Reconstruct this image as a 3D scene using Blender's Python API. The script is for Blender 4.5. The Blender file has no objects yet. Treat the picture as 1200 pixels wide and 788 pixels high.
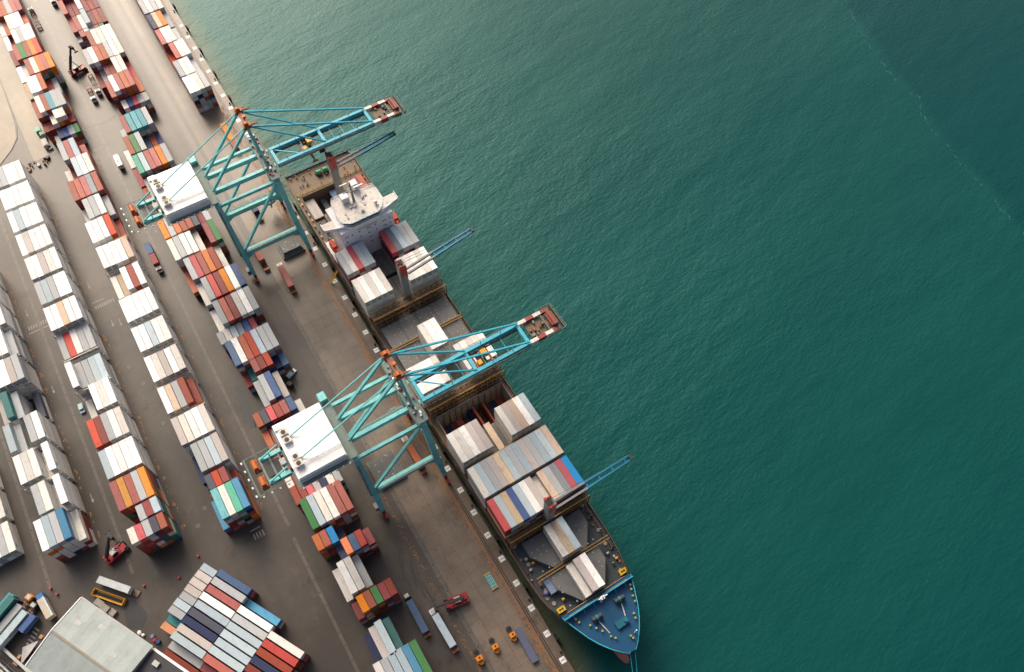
import bpy, bmesh, math, random
from mathutils import Vector, Matrix
random.seed(7)
S = bpy.context.scene
COL = S.collection
# ---------------------------------------------------------------- camera
F_PX, PITCH, YAW, ROLL, CAM_H = 956.58, 1.0525918, -1.0289791, -0.00660497, 294.045
c_, s_ = math.cos(YAW), math.sin(YAW)
_right = Vector((c_, -s_, 0)); _fwdh = Vector((s_, c_, 0)); _z = Vector((0, 0, 1))
_fw = _fwdh*math.cos(PITCH) - _z*math.sin(PITCH)
_up = _fwdh*math.sin(PITCH) + _z*math.cos(PITCH)
R_ = _right*math.cos(ROLL) + _up*math.sin(ROLL)
U_ = _up*math.cos(ROLL) - _right*math.sin(ROLL)
cam = bpy.data.cameras.new('Camera'); camo = bpy.data.objects.new('Camera', cam); COL.objects.link(camo)
cam.sensor_width = 36; cam.lens = F_PX/1200*36; cam.clip_start = 1; cam.clip_end = 20000
m = Matrix((R_, U_, -_fw)).transposed().to_4x4(); m.translation = Vector((0, 0, CAM_H))
camo.matrix_world = m
S.camera = camo
# ---------------------------------------------------------------- sky, sun, exposure
SUN_EL = math.radians(37); SUN_DIR = Vector((-1.0, 0.0, 0)).normalized()
W = bpy.data.worlds.new('World'); S.world = W; W.use_nodes = True
nt = W.node_tree; bg = nt.nodes['Background']
sky = nt.nodes.new('ShaderNodeTexSky'); sky.sky_type = 'NISHITA'; sky.sun_disc = False
sky.sun_elevation = SUN_EL; sky.sun_rotation = math.atan2(SUN_DIR.x, SUN_DIR.y)
sky.air_density = 0.6; sky.dust_density = 10.0; sky.ozone_density = 0.3
nt.links.new(sky.outputs[0], bg.inputs[0]); bg.inputs[1].default_value = 0.15
sl = bpy.data.lights.new('Sun', 'SUN'); sl.energy = 1.05; sl.angle = math.radians(30); sl.color = (1.0, 0.89, 0.71)
so = bpy.data.objects.new('Sun', sl); COL.objects.link(so)
_sd = SUN_DIR*math.cos(SUN_EL) + _z*math.sin(SUN_EL)
so.rotation_euler = _sd.to_track_quat('Z', 'Y').to_euler(); so.location = (0, 0, 400)
S.view_settings.view_transform = 'Standard'; S.view_settings.look = 'None'
S.view_settings.exposure = 0.48; S.view_settings.gamma = 1.0

def project(u, w, z):
    d = Vector((u, w, z - CAM_H)); k = d.dot(_fw)
    return 600 + F_PX*d.dot(R_)/k, 394 - F_PX*d.dot(U_)/k

# ---------------------------------------------------------------- materials
MATS = {}
def _new(name):
    mt = bpy.data.materials.new(name); mt.use_nodes = True
    n = mt.node_tree; b = n.nodes['Principled BSDF']
    return mt, n, b
def _node(n, t, **kw):
    x = n.nodes.new(t)
    for k, v in kw.items(): setattr(x, k, v)
    return x
def _mix(n, fac, a, b, blend='MIX'):
    x = n.nodes.new('ShaderNodeMix'); x.data_type = 'RGBA'; x.blend_type = blend
    for sock, v in ((x.inputs[0], fac), (x.inputs[6], a), (x.inputs[7], b)):
        if hasattr(v, 'is_output') or isinstance(v, bpy.types.NodeSocket): n.links.new(v, sock)
        else: sock.default_value = (*v, 1) if isinstance(v, tuple) and len(v) == 3 else v
    return x.outputs[2]
def _pos(n):
    return n.nodes.new('ShaderNodeNewGeometry').outputs['Position']
def _noise(n, scale, detail=4, rough=0.55, vec=None, stretch=None):
    t = n.nodes.new('ShaderNodeTexNoise'); t.inputs['Scale'].default_value = scale
    t.inputs['Detail'].default_value = detail; t.inputs['Roughness'].default_value = rough
    v = vec or _pos(n)
    if stretch:
        mp = n.nodes.new('ShaderNodeMapping'); mp.inputs['Scale'].default_value = stretch
        n.links.new(v, mp.inputs[0]); v = mp.outputs[0]
    n.links.new(v, t.inputs['Vector'])
    return t.outputs['Fac']
def _ramp(n, fac, lo, hi, a=0.0, b=1.0):
    x = n.nodes.new('ShaderNodeMapRange'); x.interpolation_type = 'SMOOTHSTEP'
    n.links.new(fac, x.inputs[0])
    for i, v in enumerate((lo, hi, a, b)): x.inputs[i+1].default_value = v
    return x.outputs[0]
def _math(n, op, a, b=None):
    x = n.nodes.new('ShaderNodeMath'); x.operation = op
    for i, v in enumerate((a, b)):
        if v is None: continue
        if isinstance(v, bpy.types.NodeSocket): n.links.new(v, x.inputs[i])
        else: x.inputs[i].default_value = v
    return x.outputs[0]
def _bump(n, b, h, strength, dist=0.1):
    bp = n.nodes.new('ShaderNodeBump'); bp.inputs['Strength'].default_value = strength
    bp.inputs['Distance'].default_value = dist
    n.links.new(h, bp.inputs['Height']); n.links.new(bp.outputs[0], b.inputs['Normal'])

def paint(name, col, dirt=0.35, rust=0.0, rough=0.5, metal=0.0, scale=0.6):
    """weathered paint: large and small soiling from world-space noise, optional rust"""
    if name in MATS: return MATS[name]
    mt, n, b = _new(name)
    n1 = _noise(n, scale, 5, 0.65); n2 = _noise(n, scale*6, 3)
    f = _math(n, 'MULTIPLY', _ramp(n, n1, 0.42, 0.75), dirt)
    base = _mix(n, f, col, tuple(c*0.45 + 0.02 for c in col))
    base = _mix(n, _math(n, 'MULTIPLY', _ramp(n, n2, 0.5, 0.75), dirt*0.5), base, tuple(c*0.6 for c in col))
    if rust > 0:
        r = _math(n, 'MULTIPLY', _ramp(n, _noise(n, scale*2.3, 6, 0.7), 0.62 - rust*0.1, 0.70), min(1, rust*1.6))
        base = _mix(n, r, base, (0.16, 0.055, 0.02))
    n.links.new(base, b.inputs['Base Color'])
    b.inputs['Roughness'].default_value = rough; b.inputs['Metallic'].default_value = metal; b.inputs['Specular IOR Level'].default_value = 0.28
    MATS[name] = mt; return mt

CC = dict(
 W=((0.79, 0.79, 0.76), 'white'), w=((0.62, 0.60, 0.55), 'weathered white'), b=((0.52, 0.39, 0.27), 'tan'),
 g=((0.36, 0.385, 0.395), 'pale grey'), G=((0.22, 0.25, 0.27), 'slate grey'), l=((0.36, 0.455, 0.50), 'pale blue'),
 k=((0.44, 0.395, 0.37), 'pinkish grey'), r=((0.46, 0.035, 0.025), 'bright red'), R=((0.23, 0.033, 0.025), 'maroon'),
 s=((0.36, 0.082, 0.043), 'rust red'), o=((0.66, 0.17, 0.015), 'orange'), q=((0.46, 0.19, 0.06), 'brown orange'),
 B=((0.014, 0.025, 0.085), 'navy'), u=((0.04, 0.09, 0.215), 'faded blue'), a=((0.015, 0.20, 0.40), 'azure blue'),
 t=((0.02, 0.16, 0.16), 'dark teal'), c=((0.07, 0.32, 0.38), 'light teal'), n=((0.035, 0.19, 0.045), 'green'),
 m=((0.09, 0.38, 0.25), 'mint green'), d=((0.06, 0.065, 0.09), 'charcoal'), y=((0.65, 0.42, 0.03), 'yellow'))
def cmat(ch):
    """container steel: corrugated, sun-bleached, stained; each container differs a little"""
    key = 'container_' + ch
    if key in MATS: return MATS[key]
    col = CC[ch][0]
    mt, n, b = _new(key)
    g = n.nodes.new('ShaderNodeNewGeometry'); oi = n.nodes.new('ShaderNodeObjectInfo')
    rnd = _math(n, 'FRACT', _math(n, 'ADD', g.outputs['Random Per Island'], oi.outputs['Random']))
    hs = n.nodes.new('ShaderNodeHueSaturation'); hs.inputs['Color'].default_value = (*col, 1)
    light = ch in 'Wwlgk'
    n.links.new(_math(n, 'ADD', _math(n, 'MULTIPLY', rnd, 0.30 if light else 0.45), 0.80 if light else 0.74), hs.inputs['Value'])
    rnd2 = _math(n, 'FRACT', _math(n, 'MULTIPLY', rnd, 7.31))
    n.links.new(_math(n, 'ADD', _math(n, 'MULTIPLY', rnd2, 0.03), 0.485), hs.inputs['Hue'])
    n.links.new(_math(n, 'ADD', _math(n, 'MULTIPLY', rnd2, 0.25), 0.82), hs.inputs['Saturation'])
    base = hs.outputs[0]
    n1 = _noise(n, 0.42, 7, 0.75, stretch=(1.0, 1.6, 1.6)); n2 = _noise(n, 2.2, 5, 0.7)
    grime = (0.30, 0.255, 0.20) if light else tuple(c*0.4 + 0.01 for c in col)
    base = _mix(n, _math(n, 'MULTIPLY', _ramp(n, n1, 0.48, 0.74), 0.6), base, grime)
    base = _mix(n, _math(n, 'MULTIPLY', _ramp(n, n2, 0.54, 0.70), 0.45), base, tuple(c*0.55 for c in col))
    rs = _noise(n, 1.1, 6, 0.75)
    base = _mix(n, _math(n, 'MULTIPLY', _ramp(n, rs, 0.62, 0.69), 0.7), base, (0.20, 0.08, 0.03))
    n.links.new(base, b.inputs['Base Color'])
    b.inputs['Roughness'].default_value = 0.5; b.inputs['Specular IOR Level'].default_value = 0.22
    wv = n.nodes.new('ShaderNodeTexWave'); wv.wave_type = 'BANDS'; wv.bands_direction = 'X'
    wv.inputs['Scale'].default_value = 0.55; wv.inputs['Distortion'].default_value = 0.3
    tc = n.nodes.new('ShaderNodeTexCoord'); n.links.new(tc.outputs['Object'], wv.inputs['Vector'])
    _bump(n, b, wv.outputs['Fac'], 0.35 if light else 0.7, 0.07)
    MATS[key] = mt; return mt

def asphalt(name, col, var=0.35):
    mt, n, b = _new(name)
    big = _noise(n, 0.018, 5, 0.6); mid = _noise(n, 0.12, 6, 0.7); fine = _noise(n, 1.6, 4, 0.7)
    lanes = _noise(n, 0.22, 4, 0.6, stretch=(0.06, 1.0, 1.0))
    base = _mix(n, _ramp(n, big, 0.35, 0.7), tuple(c*(1-var) for c in col), tuple(c*(1+var) for c in col))
    base = _mix(n, _math(n, 'MULTIPLY', _ramp(n, lanes, 0.5, 0.75), 0.45), base, tuple(c*0.55 for c in col))
    base = _mix(n, _math(n, 'MULTIPLY', _ramp(n, mid, 0.50, 0.72), 0.65), base, tuple(c*0.5 for c in col))
    base = _mix(n, _math(n, 'MULTIPLY', _ramp(n, mid, 0.47, 0.25), 0.5), base, tuple(c*1.6 for c in col))
    base = _mix(n, _math(n, 'MULTIPLY', _ramp(n, fine, 0.5, 0.75), 0.45), base, tuple(c*0.6 for c in col))
    # oil and water stains with an edge of their own
    st = _noise(n, 0.05, 7, 0.75)
    base = _mix(n, _math(n, 'MULTIPLY', _ramp(n, st, 0.60, 0.65), 0.55), base, tuple(c*0.35 for c in col))
    n.links.new(base, b.inputs['Base Color']); b.inputs['Roughness'].default_value = 0.38; b.inputs['Specular IOR Level'].default_value = 0.28
    _bump(n, b, fine, 0.3, 0.02)
    return mt
M_ASPH = asphalt('asphalt', (0.060, 0.051, 0.042))
M_ASPH2 = asphalt('fresh_asphalt', (0.035, 0.036, 0.038), 0.2)
M_CONC = asphalt('quay_concrete', (0.145, 0.115, 0.086), 0.3)
M_CONC2 = asphalt('rusty_quay_strip', (0.15, 0.105, 0.070), 0.3)
M_COPE = asphalt('cope_concrete', (0.125, 0.095, 0.07), 0.35)
M_DRAIN = asphalt('drain_concrete', (0.10, 0.088, 0.075), 0.2)
M_SIDE = asphalt('verge_ground', (0.20, 0.16, 0.105), 0.25)
M_WPAINT = paint('white_road_paint', (0.34, 0.32, 0.28), 0.9, 0, 0.7, scale=1.5)
M_OPAINT = paint('orange_road_paint', (0.30, 0.13, 0.045), 0.9, 0, 0.7, scale=2.0)
M_RAIL = paint('rail_steel', (0.055, 0.045, 0.04), 0.4, 0.3, 0.45, 0.4)
M_BLACK = paint('black_rubber', (0.015, 0.015, 0.016), 0.2, 0, 0.8)
M_TEAL = paint('crane_teal', (0.18, 0.53, 0.52), 0.55, 0.28, 0.45, scale=0.5)
M_BOOM = paint('boom_teal', (0.055, 0.39, 0.50), 0.6, 0.22, 0.45, scale=0.6)
M_TEALD = paint('walkway_grating', (0.16, 0.21, 0.19), 0.6, 0.25, 0.6)
M_HOUSE = paint('house_white', (0.82, 0.83, 0.80), 0.16, 0, 0.35, scale=0.12)
M_HOUSE2 = paint('house_wall', (0.74, 0.75, 0.73), 0.3, 0.05, 0.45)
M_ORANGE = paint('machine_orange', (0.30, 0.085, 0.035), 0.7, 0.5, 0.55, scale=1.2)
M_YEL = paint('machine_yellow', (0.58, 0.30, 0.02), 0.45, 0.15, 0.45)
M_RED = paint('machine_red', (0.27, 0.016, 0.02), 0.35, 0.1, 0.4)
M_DARK = paint('dark_steel', (0.035, 0.035, 0.037), 0.3, 0.1, 0.5)
M_GREY = paint('grey_steel', (0.20, 0.205, 0.205), 0.5, 0.15, 0.5)
M_LGREY = paint('light_grey_steel', (0.42, 0.42, 0.40), 0.5, 0.15, 0.5)
M_WHITE = paint('white_enamel', (0.78, 0.78, 0.76), 0.2, 0.03, 0.3)
M_SUPER = paint('ship_white', (0.74, 0.73, 0.74), 0.22, 0.06, 0.42, scale=0.3)
M_ROOFD = paint('ship_deck_pale', (0.66, 0.61, 0.54), 0.75, 0.35, 0.6, scale=0.5)
M_HULL = paint('hull_paint', (0.045, 0.034, 0.024), 0.5, 0.35, 0.4, scale=0.3)
M_HATCH = paint('hatch_grey', (0.125, 0.125, 0.12), 0.55, 0.18, 0.55, scale=0.4)
M_DECK = paint('deck_slate', (0.038, 0.05, 0.056), 0.6, 0.25, 0.5)
M_DECKB = paint('deck_brown', (0.15, 0.105, 0.065), 0.7, 0.4, 0.6, scale=0.4)
M_BLUE = paint('forecastle_blue', (0.002, 0.060, 0.140), 0.7, 0.2, 0.5, scale=0.8)
M_BLUEL = paint('bulwark_blue', (0.03, 0.34, 0.46), 0.3, 0.08, 0.4)
M_JIB = paint('jib_blue', (0.006, 0.15, 0.26), 0.3, 0.05, 0.4)
M_LASH = paint('lashing_frame', (0.17, 0.09, 0.035), 0.6, 0.5, 0.55)
M_LASHY = paint('lashing_yellow', (0.42, 0.25, 0.05), 0.5, 0.4, 0.55)
M_HOLD = paint('hold_paint', (0.22, 0.19, 0.165), 0.6, 0.4, 0.6)
M_GLASS = paint('dark_window', (0.015, 0.02, 0.025), 0.0, 0, 0.08)
M_ROOF = paint('warehouse_sheet', (0.34, 0.385, 0.375), 0.22, 0.02, 0.45, scale=0.15)
M_WALL = paint('warehouse_wall', (0.45, 0.43, 0.38), 0.4, 0.05, 0.6)
M_DROOF = paint('dark_roof', (0.05, 0.05, 0.053), 0.4, 0.0, 0.7, scale=0.2)
M_TARP = paint('tarp', (0.34, 0.34, 0.34), 0.4, 0, 0.3)
M_WOOD = paint('pallet_wood', (0.45, 0.24, 0.12), 0.4, 0, 0.7)
M_FOAM = paint('foam', (0.035, 0.14, 0.135), 0.8, 0, 0.6, scale=0.3)
M_GREEN = paint('tank_green', (0.02, 0.30, 0.14), 0.3, 0.05, 0.35)
M_BULB = paint('antifouling', (0.36, 0.13, 0.10), 0.4, 0.1, 0.6)

def water():
    mt, n, b = _new('sea_water')
    P = _pos(n)
    sx = n.nodes.new('ShaderNodeSeparateXYZ'); n.links.new(P, sx.inputs[0])
    wv = _noise(n, 0.012, 5, 0.55)
    # cleaner, darker water beyond the tide line far out; silty water along the quay
    line = _math(n, 'ADD', _math(n, 'MULTIPLY', sx.outputs[0], 0.22), sx.outputs[1])
    line = _math(n, 'ADD', line, _math(n, 'MULTIPLY', _math(n, 'SUBTRACT', wv, 0.5), 30))
    far = _ramp(n, line, 296, 302)
    silt = _ramp(n, _math(n, 'ADD', sx.outputs[1], _math(n, 'MULTIPLY', wv, -14)), 42, 30)
    base = _mix(n, _ramp(n, _noise(n, 0.02, 4, 0.6, stretch=(1, 0.5, 1)), 0.3, 0.7), (0.002, 0.047, 0.045), (0.0035, 0.056, 0.051))
    base = _mix(n, far, base, (0.001, 0.042, 0.044))
    base = _mix(n, _math(n, 'MULTIPLY', silt, 0.75), base, (0.085, 0.075, 0.035))
    n.links.new(base, b.inputs['Base Color'])
    b.inputs['Roughness'].default_value = 0.42; b.inputs['IOR'].default_value = 1.33; b.inputs['Specular Tint'].default_value = (0.45, 1.0, 0.95, 1); b.inputs['Specular IOR Level'].default_value = 0.40
    rot = n.nodes.new('ShaderNodeMapping'); rot.inputs['Rotation'].default_value = (0, 0, math.radians(-10)); n.links.new(P, rot.inputs[0])
    a = _noise(n, 0.12, 5, 0.58, vec=rot.outputs[0], stretch=(1.0, 0.42, 1.0))
    c = _noise(n, 0.75, 4, 0.6, vec=rot.outputs[0], stretch=(1.0, 0.5, 1.0))
    d = _noise(n, 0.03, 3, 0.5, vec=rot.outputs[0], stretch=(1.0, 0.3, 1.0))
    h = _math(n, 'ADD', _math(n, 'MULTIPLY', a, 1.1), _math(n, 'MULTIPLY', c, 0.42))
    gust = _ramp(n, _noise(n, 0.008, 3, 0.5, stretch=(1.0, 0.5, 1.0)), 0.35, 0.68, 0.55, 1.15)
    h = _math(n, 'ADD', _math(n, 'MULTIPLY', h, gust), _math(n, 'MULTIPLY', d, 1.6))
    _bump(n, b, h, 0.72, 0.78)
    return mt
M_SEA = water()

# ---------------------------------------------------------------- mesh builder
class MB:
    def __init__(s): s.v = []; s.f = []
    def box(s, x0, x1, y0, y1, z0, z1):
        i = len(s.v)
        s.v += [(x0,y0,z0),(x1,y0,z0),(x1,y1,z0),(x0,y1,z0),(x0,y0,z1),(x1,y0,z1),(x1,y1,z1),(x0,y1,z1)]
        s.f += [tuple(i+k for k in q) for q in ((3,2,1,0),(4,5,6,7),(0,1,5,4),(1,2,6,5),(2,3,7,6),(3,0,4,7))]
        return s
    def cbox(s, cx, cy, z0, lx, ly, h): return s.box(cx-lx/2, cx+lx/2, cy-ly/2, cy+ly/2, z0, z0+h)
    def beam(s, p, q, w, h=None, w2=None, h2=None):
        h = h or w; w2 = w2 or w; h2 = h2 or h
        p = Vector(p); q = Vector(q); d = (q-p).normalized()
        up = Vector((0,0,1)) if abs(d.z) < 0.95 else Vector((1,0,0))
        a = d.cross(up).normalized(); b = a.cross(d)
        i = len(s.v)
        for c, ww, hh in ((p, w, h), (q, w2, h2)):
            for sa, sb in ((-1,-1),(1,-1),(1,1),(-1,1)): s.v.append(tuple(c + a*sa*ww/2 + b*sb*hh/2))
        s.f += [tuple(i+k for k in r) for r in ((0,1,2,3),(7,6,5,4),(0,4,5,1),(1,5,6,2),(2,6,7,3),(3,7,4,0))]
        return s
    def tube(s, p, q, r, n=8, r2=None):
        r2 = r if r2 is None else r2
        p = Vector(p); q = Vector(q); d = (q-p).normalized()
        up = Vector((0,0,1)) if abs(d.z) < 0.95 else Vector((1,0,0))
        a = d.cross(up).normalized(); b = a.cross(d); i = len(s.v)
        for c, rr in ((p, r), (q, r2)):
            for k in range(n):
                t = 2*math.pi*k/n; s.v.append(tuple(c + a*math.cos(t)*rr + b*math.sin(t)*rr))
        for k in range(n): s.f.append((i+k, i+(k+1)%n, i+n+(k+1)%n, i+n+k))
        s.f.append(tuple(i+k for k in reversed(range(n)))); s.f.append(tuple(i+n+k for k in range(n)))
        return s
    def prism(s, pts, z0, z1):
        n = len(pts); i = len(s.v)
        s.v += [(x,y,z0) for x,y in pts] + [(x,y,z1) for x,y in pts]
        for k in range(n): s.f.append((i+k, i+(k+1)%n, i+n+(k+1)%n, i+n+k))
        s.f.append(tuple(i+k for k in reversed(range(n)))); s.f.append(tuple(i+n+k for k in range(n)))
        return s
    def quad(s, *p):
        i = len(s.v); s.v += [tuple(x) for x in p]; s.f.append(tuple(range(i, i+len(p)))); return s
    def sph(s, c, r, n=10, m_=6):
        rx, ry, rz = r if isinstance(r, tuple) else (r, r, r); i = len(s.v)
        for a in range(m_+1):
            ph = math.pi*a/m_
            for k in range(n):
                t = 2*math.pi*k/n
                s.v.append((c[0]+rx*math.sin(ph)*math.cos(t), c[1]+ry*math.sin(ph)*math.sin(t), c[2]+rz*math.cos(ph)))
        for a in range(m_):
            for k in range(n): s.f.append((i+a*n+k, i+(a+1)*n+k, i+(a+1)*n+(k+1)%n, i+a*n+(k+1)%n))
        return s
    def mesh(s, name, mat):
        me = bpy.data.meshes.new(name); me.from_pydata(s.v, [], s.f); me.update()
        for mm in (mat if isinstance(mat, (list, tuple)) else [mat]): me.materials.append(mm)
        return me
    def build(s, name, mat, parent=None):
        o = bpy.data.objects.new(name, s.mesh(name, mat)); COL.objects.link(o); o.parent = parent
        return o
def tag(o, label=None, cat=None, group=None, kind=None):
    for k, v in (('label', label), ('category', cat), ('group', group), ('kind', kind)):
        if v: o[k] = v
    return o
def thing(name, label, cat, loc=(0,0,0), rz=0.0, group=None):
    o = bpy.data.objects.new(name, None); COL.objects.link(o); o.empty_display_size = 0.5
    o.location = loc; o.rotation_euler = (0, 0, rz)
    return tag(o, label, cat, group)
def struct(name, mb, mat): return tag(mb.build(name, mat), kind='structure')
def inst(name, me, parent, loc=(0,0,0), rz=0.0):
    o = bpy.data.objects.new(name, me); COL.objects.link(o); o.parent = parent; o.location = loc; o.rotation_euler = (0,0,rz)
    return o
def text_mesh(body, size, mat, extrude=0.02):
    cu = bpy.data.curves.new('lettering', 'FONT'); cu.body = body; cu.size = size; cu.align_x = 'CENTER'; cu.align_y = 'CENTER'; cu.extrude = extrude; cu.resolution_u = 2
    o = bpy.data.objects.new('lettering_tmp', cu); COL.objects.link(o)
    me = bpy.data.meshes.new_from_object(o.evaluated_get(bpy.context.evaluated_depsgraph_get()))
    bpy.data.objects.remove(o); me.materials.clear(); me.materials.append(mat); me.name = 'lettering'
    return me

# ================================================================= THE SETTING
QE = 36.9            # quay edge
g = MB()
g.quad((-3000,-3000,0),(3000,-3000,0),(3000,9.0,0),(-3000,9.0,0))
yard = struct('yard_ground', g, M_ASPH)
g = MB(); g.quad((-3000,9.0,0.0),(3000,9.0,0.0),(3000,31.0,0.0),(-3000,31.0,0.0)); apron = struct('apron_ground', g, M_ASPH)
g = MB(); g.quad((-3000,31.0,0.004),(3000,31.0,0.004),(3000,QE,0.004),(-3000,QE,0.004)); struct('rail_strip', g, M_CONC2)
g = MB(); g.box(-3000,3000,QE-1.2,QE,-9,-0.02); struct('quay_wall', g, M_COPE)
g = MB(); g.quad((-4000,QE-0.4,-3),(4000,QE-0.4,-3),(4000,7000,-3),(-4000,7000,-3)); struct('sea', g, M_SEA)
# cope: concrete edge beam in lengths
me = MB().box(0,9.94,33.85,QE+0.05,0.0,0.05).mesh('cope_slab', M_COPE)
cope = bpy.data.objects.new('quay_cope', me); COL.objects.link(cope); tag(cope, kind='structure'); cope.location = (-3000,0,0)
for k in range(-46, 1): inst('cope_slab', me, cope, (3000 - 27.0 + 10.0*k - 4.95, 0, 0.0))
# concrete paving of the apron, slab by slab where the joints show
random.seed(3)
variants = [MB().box(0,4.94,0,4.16,-0.1,0.045).mesh('slab', asphalt('slab_concrete_%d' % i, tuple(c*(0.95+0.035*i) for c in (0.135,0.108,0.083)), 0.3)) for i in range(4)]
g = MB(); g.quad((-600,14.0,0.006),(-223,14.0,0.006),(-223,31.0,0.006),(-600,31.0,0.006)); struct('far_apron_concrete', g, M_CONC)
g = MB(); g.quad((-223,14.0,0.003),(400,14.0,0.003),(400,31.0,0.003),(-223,31.0,0.003)); apr = struct('apron_concrete', g, M_ASPH2)
for i in range(44):
    for j in range(4):
        inst('slab', random.choice(variants), apr, (-223 + 5.0*i, 14.05 + 4.24*j, random.uniform(-0.008, 0.008)))
# drains
def drain(wc, u0, u1, width=1.1, step=5.2, name='drain_channel'):
    g = MB().box(u0, u1, wc-width/2, wc+width/2, -0.05, 0.02)
    o = struct(name, g, M_DRAIN)
    me = MB().box(-0.32,0.32,-0.25,0.25,0.0,0.05).mesh('drain_cover', M_RAIL)
    u = u0 + 2
    while u < u1:
        if -460 < u < -20: inst('drain_cover', me, o, (u, wc, 0.012))
        u += step
drain(-79.4, -335, -131); drain(-25.0, -520, -118); drain(-25.3, -113, 60); drain(13.2, -215, 120, 1.3, 5.4); drain(-106, -230, -140)
g = MB()
for w in (6.0, 7.1, 7.5): g.box(-3000,3000,w-0.13,w+0.13,-0.02,0.03)
struct('landside_crane_rail', g, M_RAIL)
g = MB()
for w in (32.7, 33.45): g.box(-3000,3000,w-0.22,w+0.22,-0.02,0.05)
struct('seaside_crane_rail', g, M_RAIL)
g = MB()
for w in (-2.0, 10.4): g.box(-3000,-240,w-0.5,w+0.5,-0.02,0.008)
struct('cable_trench', g, M_DRAIN)
# far lanes on the apron (pale concrete strips between darker ones)
for i, (w0, w1) in enumerate(((9.6,12.2),(16.5,19.5))):
    g = MB(); g.quad((-3000,w0,0.012),(-262,w0,0.012),(-262,w1,0.012),(-3000,w1,0.012)); struct('concrete_lane', g, M_DRAIN)
# orange rubbing marks beside the seaside rail and in the lanes
g = MB(); random.seed(11)
for k in range(1100):
    u = random.uniform(-330, -20); w = random.uniform(30.2, 32.3)
    a = random.uniform(-0.5, 0.9); L = random.uniform(0.5, 1.9); d = 0.11; zq = random.uniform(0.062,0.085)
    ca, sa = math.cos(a), math.sin(a)
    g.quad((u-ca*L/2+sa*d,w-sa*L/2-ca*d,zq),(u+ca*L/2+sa*d,w+sa*L/2-ca*d,zq),(u+ca*L/2-sa*d,w+sa*L/2+ca*d,zq),(u-ca*L/2-sa*d,w-sa*L/2+ca*d,zq))
for k in range(420):
    u = random.uniform(-120, -20); w = random.choice((9.5, 10.2, 18.0, 22.0, 28.5)) + random.uniform(-0.4, 0.4)
    a = random.choice((0.1, 0.9, 1.4)) + random.uniform(-0.2, 0.2); L = random.uniform(0.4, 1.3); d = 0.07; zq = random.uniform(0.062,0.085)
    ca, sa = math.cos(a), math.sin(a)
    g.quad((u-ca*L/2+sa*d,w-sa*L/2-ca*d,zq),(u+ca*L/2+sa*d,w+sa*L/2-ca*d,zq),(u+ca*L/2-sa*d,w+sa*L/2+ca*d,zq),(u-ca*L/2-sa*d,w-sa*L/2+ca*d,zq))
for wl in (-59.0, -31.6, -86.3, -45.9):
    for k in range(90):
        u = random.uniform(-330, -130); s = random.uniform(0.2, 0.9); w = wl + random.uniform(0.2, 1.4); zq = random.uniform(0.006,0.02)
        g.quad((u,w,zq),(u+s*1.6,w,zq),(u+s*1.6,w+s*0.5,zq),(u,w+s*0.5,zq))
tag(g.build('rust_marks', M_OPAINT), 'orange brown rust and paint marks scattered over the quay paving', 'marks', kind='stuff')
def marking(quads, mat=M_WPAINT, name='road_marking'):
    g = MB()
    for q in quads: g.quad(*[(x, y, 0.016) for x, y in q])
    return struct(name, g, mat)
def stripe(u0, u1, w0, w1): return ((u0,w0),(u1,w0),(u1,w1),(u0,w1))
marking([stripe(-250.6,-250.1,-57.6,-52.4)] + [stripe(-248.4,-246.6,-57+0.95*i,-56.5+0.95*i) for i in range(9)])
marking([stripe(-249.6,-249.1,-84.5,-73.0)] + [stripe(-253.0,-251.0,-84+1.0*i,-83.5+1.0*i) for i in range(9)])
marking([stripe(-352,-350,-32+0.95*i,-31.5+0.95*i) for i in range(18)])
marking([stripe(-336,-334,-31+0.95*i,-30.5+0.95*i) for i in range(8)])
marking([stripe(-123.6,-123.1,-38,-34)] + [stripe(-121.8,-119.4,-37.5+1.1*i,-37+1.1*i) for i in range(4)])
def arrow(u, w, d=1): return [stripe(u, u+d*2.6, w-0.12, w+0.12), ((u+d*2.6,w-0.55),(u+d*4.0,w),(u+d*2.6,w+0.55))]
for (u, w) in ((-238.5,-53.2),(-237,-50.2),(-262,-82.6),(-220.5,-83.2),(-168,-83.5),(-262,-56),(-276,-21.5)):
    marking(arrow(u, w), name='lane_arrow')
for (u, w) in ((-213,-54.5),(-203,-52),(-141,-49.5),(-182,-51),(-136,-54)):
    marking([stripe(u,u+1.1,w,w+0.12),stripe(u,u+1.1,w+1.0,w+1.12),stripe(u,u+0.12,w,w+1.1),stripe(u+1.0,u+1.12,w,w+1.1)], name='manhole_marking')
# numbered white squares along the cope
random.seed(5)
sq = MB().box(-1.05,1.05,-1.0,1.0,0,0.012).mesh('number_square', paint('bay_number_white', (0.78,0.78,0.75), 0.35, 0.05, 0.6, scale=1.2))
for k in range(-37, 1):
    o = bpy.data.objects.new('quay_number', sq); COL.objects.link(o); o.location = (-27.0+10.0*k, 35.45, 0.056); tag(o, kind='structure')
    if k > -20:
        t = inst('digits', text_mesh(str(640 + 10*k), 0.98, M_DARK, 0.006), o, (0, 0, 0.018), math.radians(90))
# verge and kerb at the far left
g = MB().prism([(-349,-72),(-356,-64.5),(-362,-60.4),(-370,-58.6),(-396,-57.4),(-600,-57.4),(-600,-300),(-300,-300),(-300,-120)], 0.0, 0.14)
struct('verge', g, M_SIDE)
g = MB()
kp = [(-340,-80.0),(-349,-71.6),(-356,-64.1),(-362,-60.0),(-370,-58.2),(-396,-57.0),(-600,-57.0)]
for a, b in zip(kp, kp[1:]): g.beam((*a,0.1),(*b,0.1),0.35,0.25)
struct('kerb', g, M_DRAIN)
g = MB(); g.quad((-600,-57.0,0.008),(-343,-57.0,0.008),(-343,-47.2,0.008),(-600,-47.2,0.008)); struct('side_road', g, M_SIDE)
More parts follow.
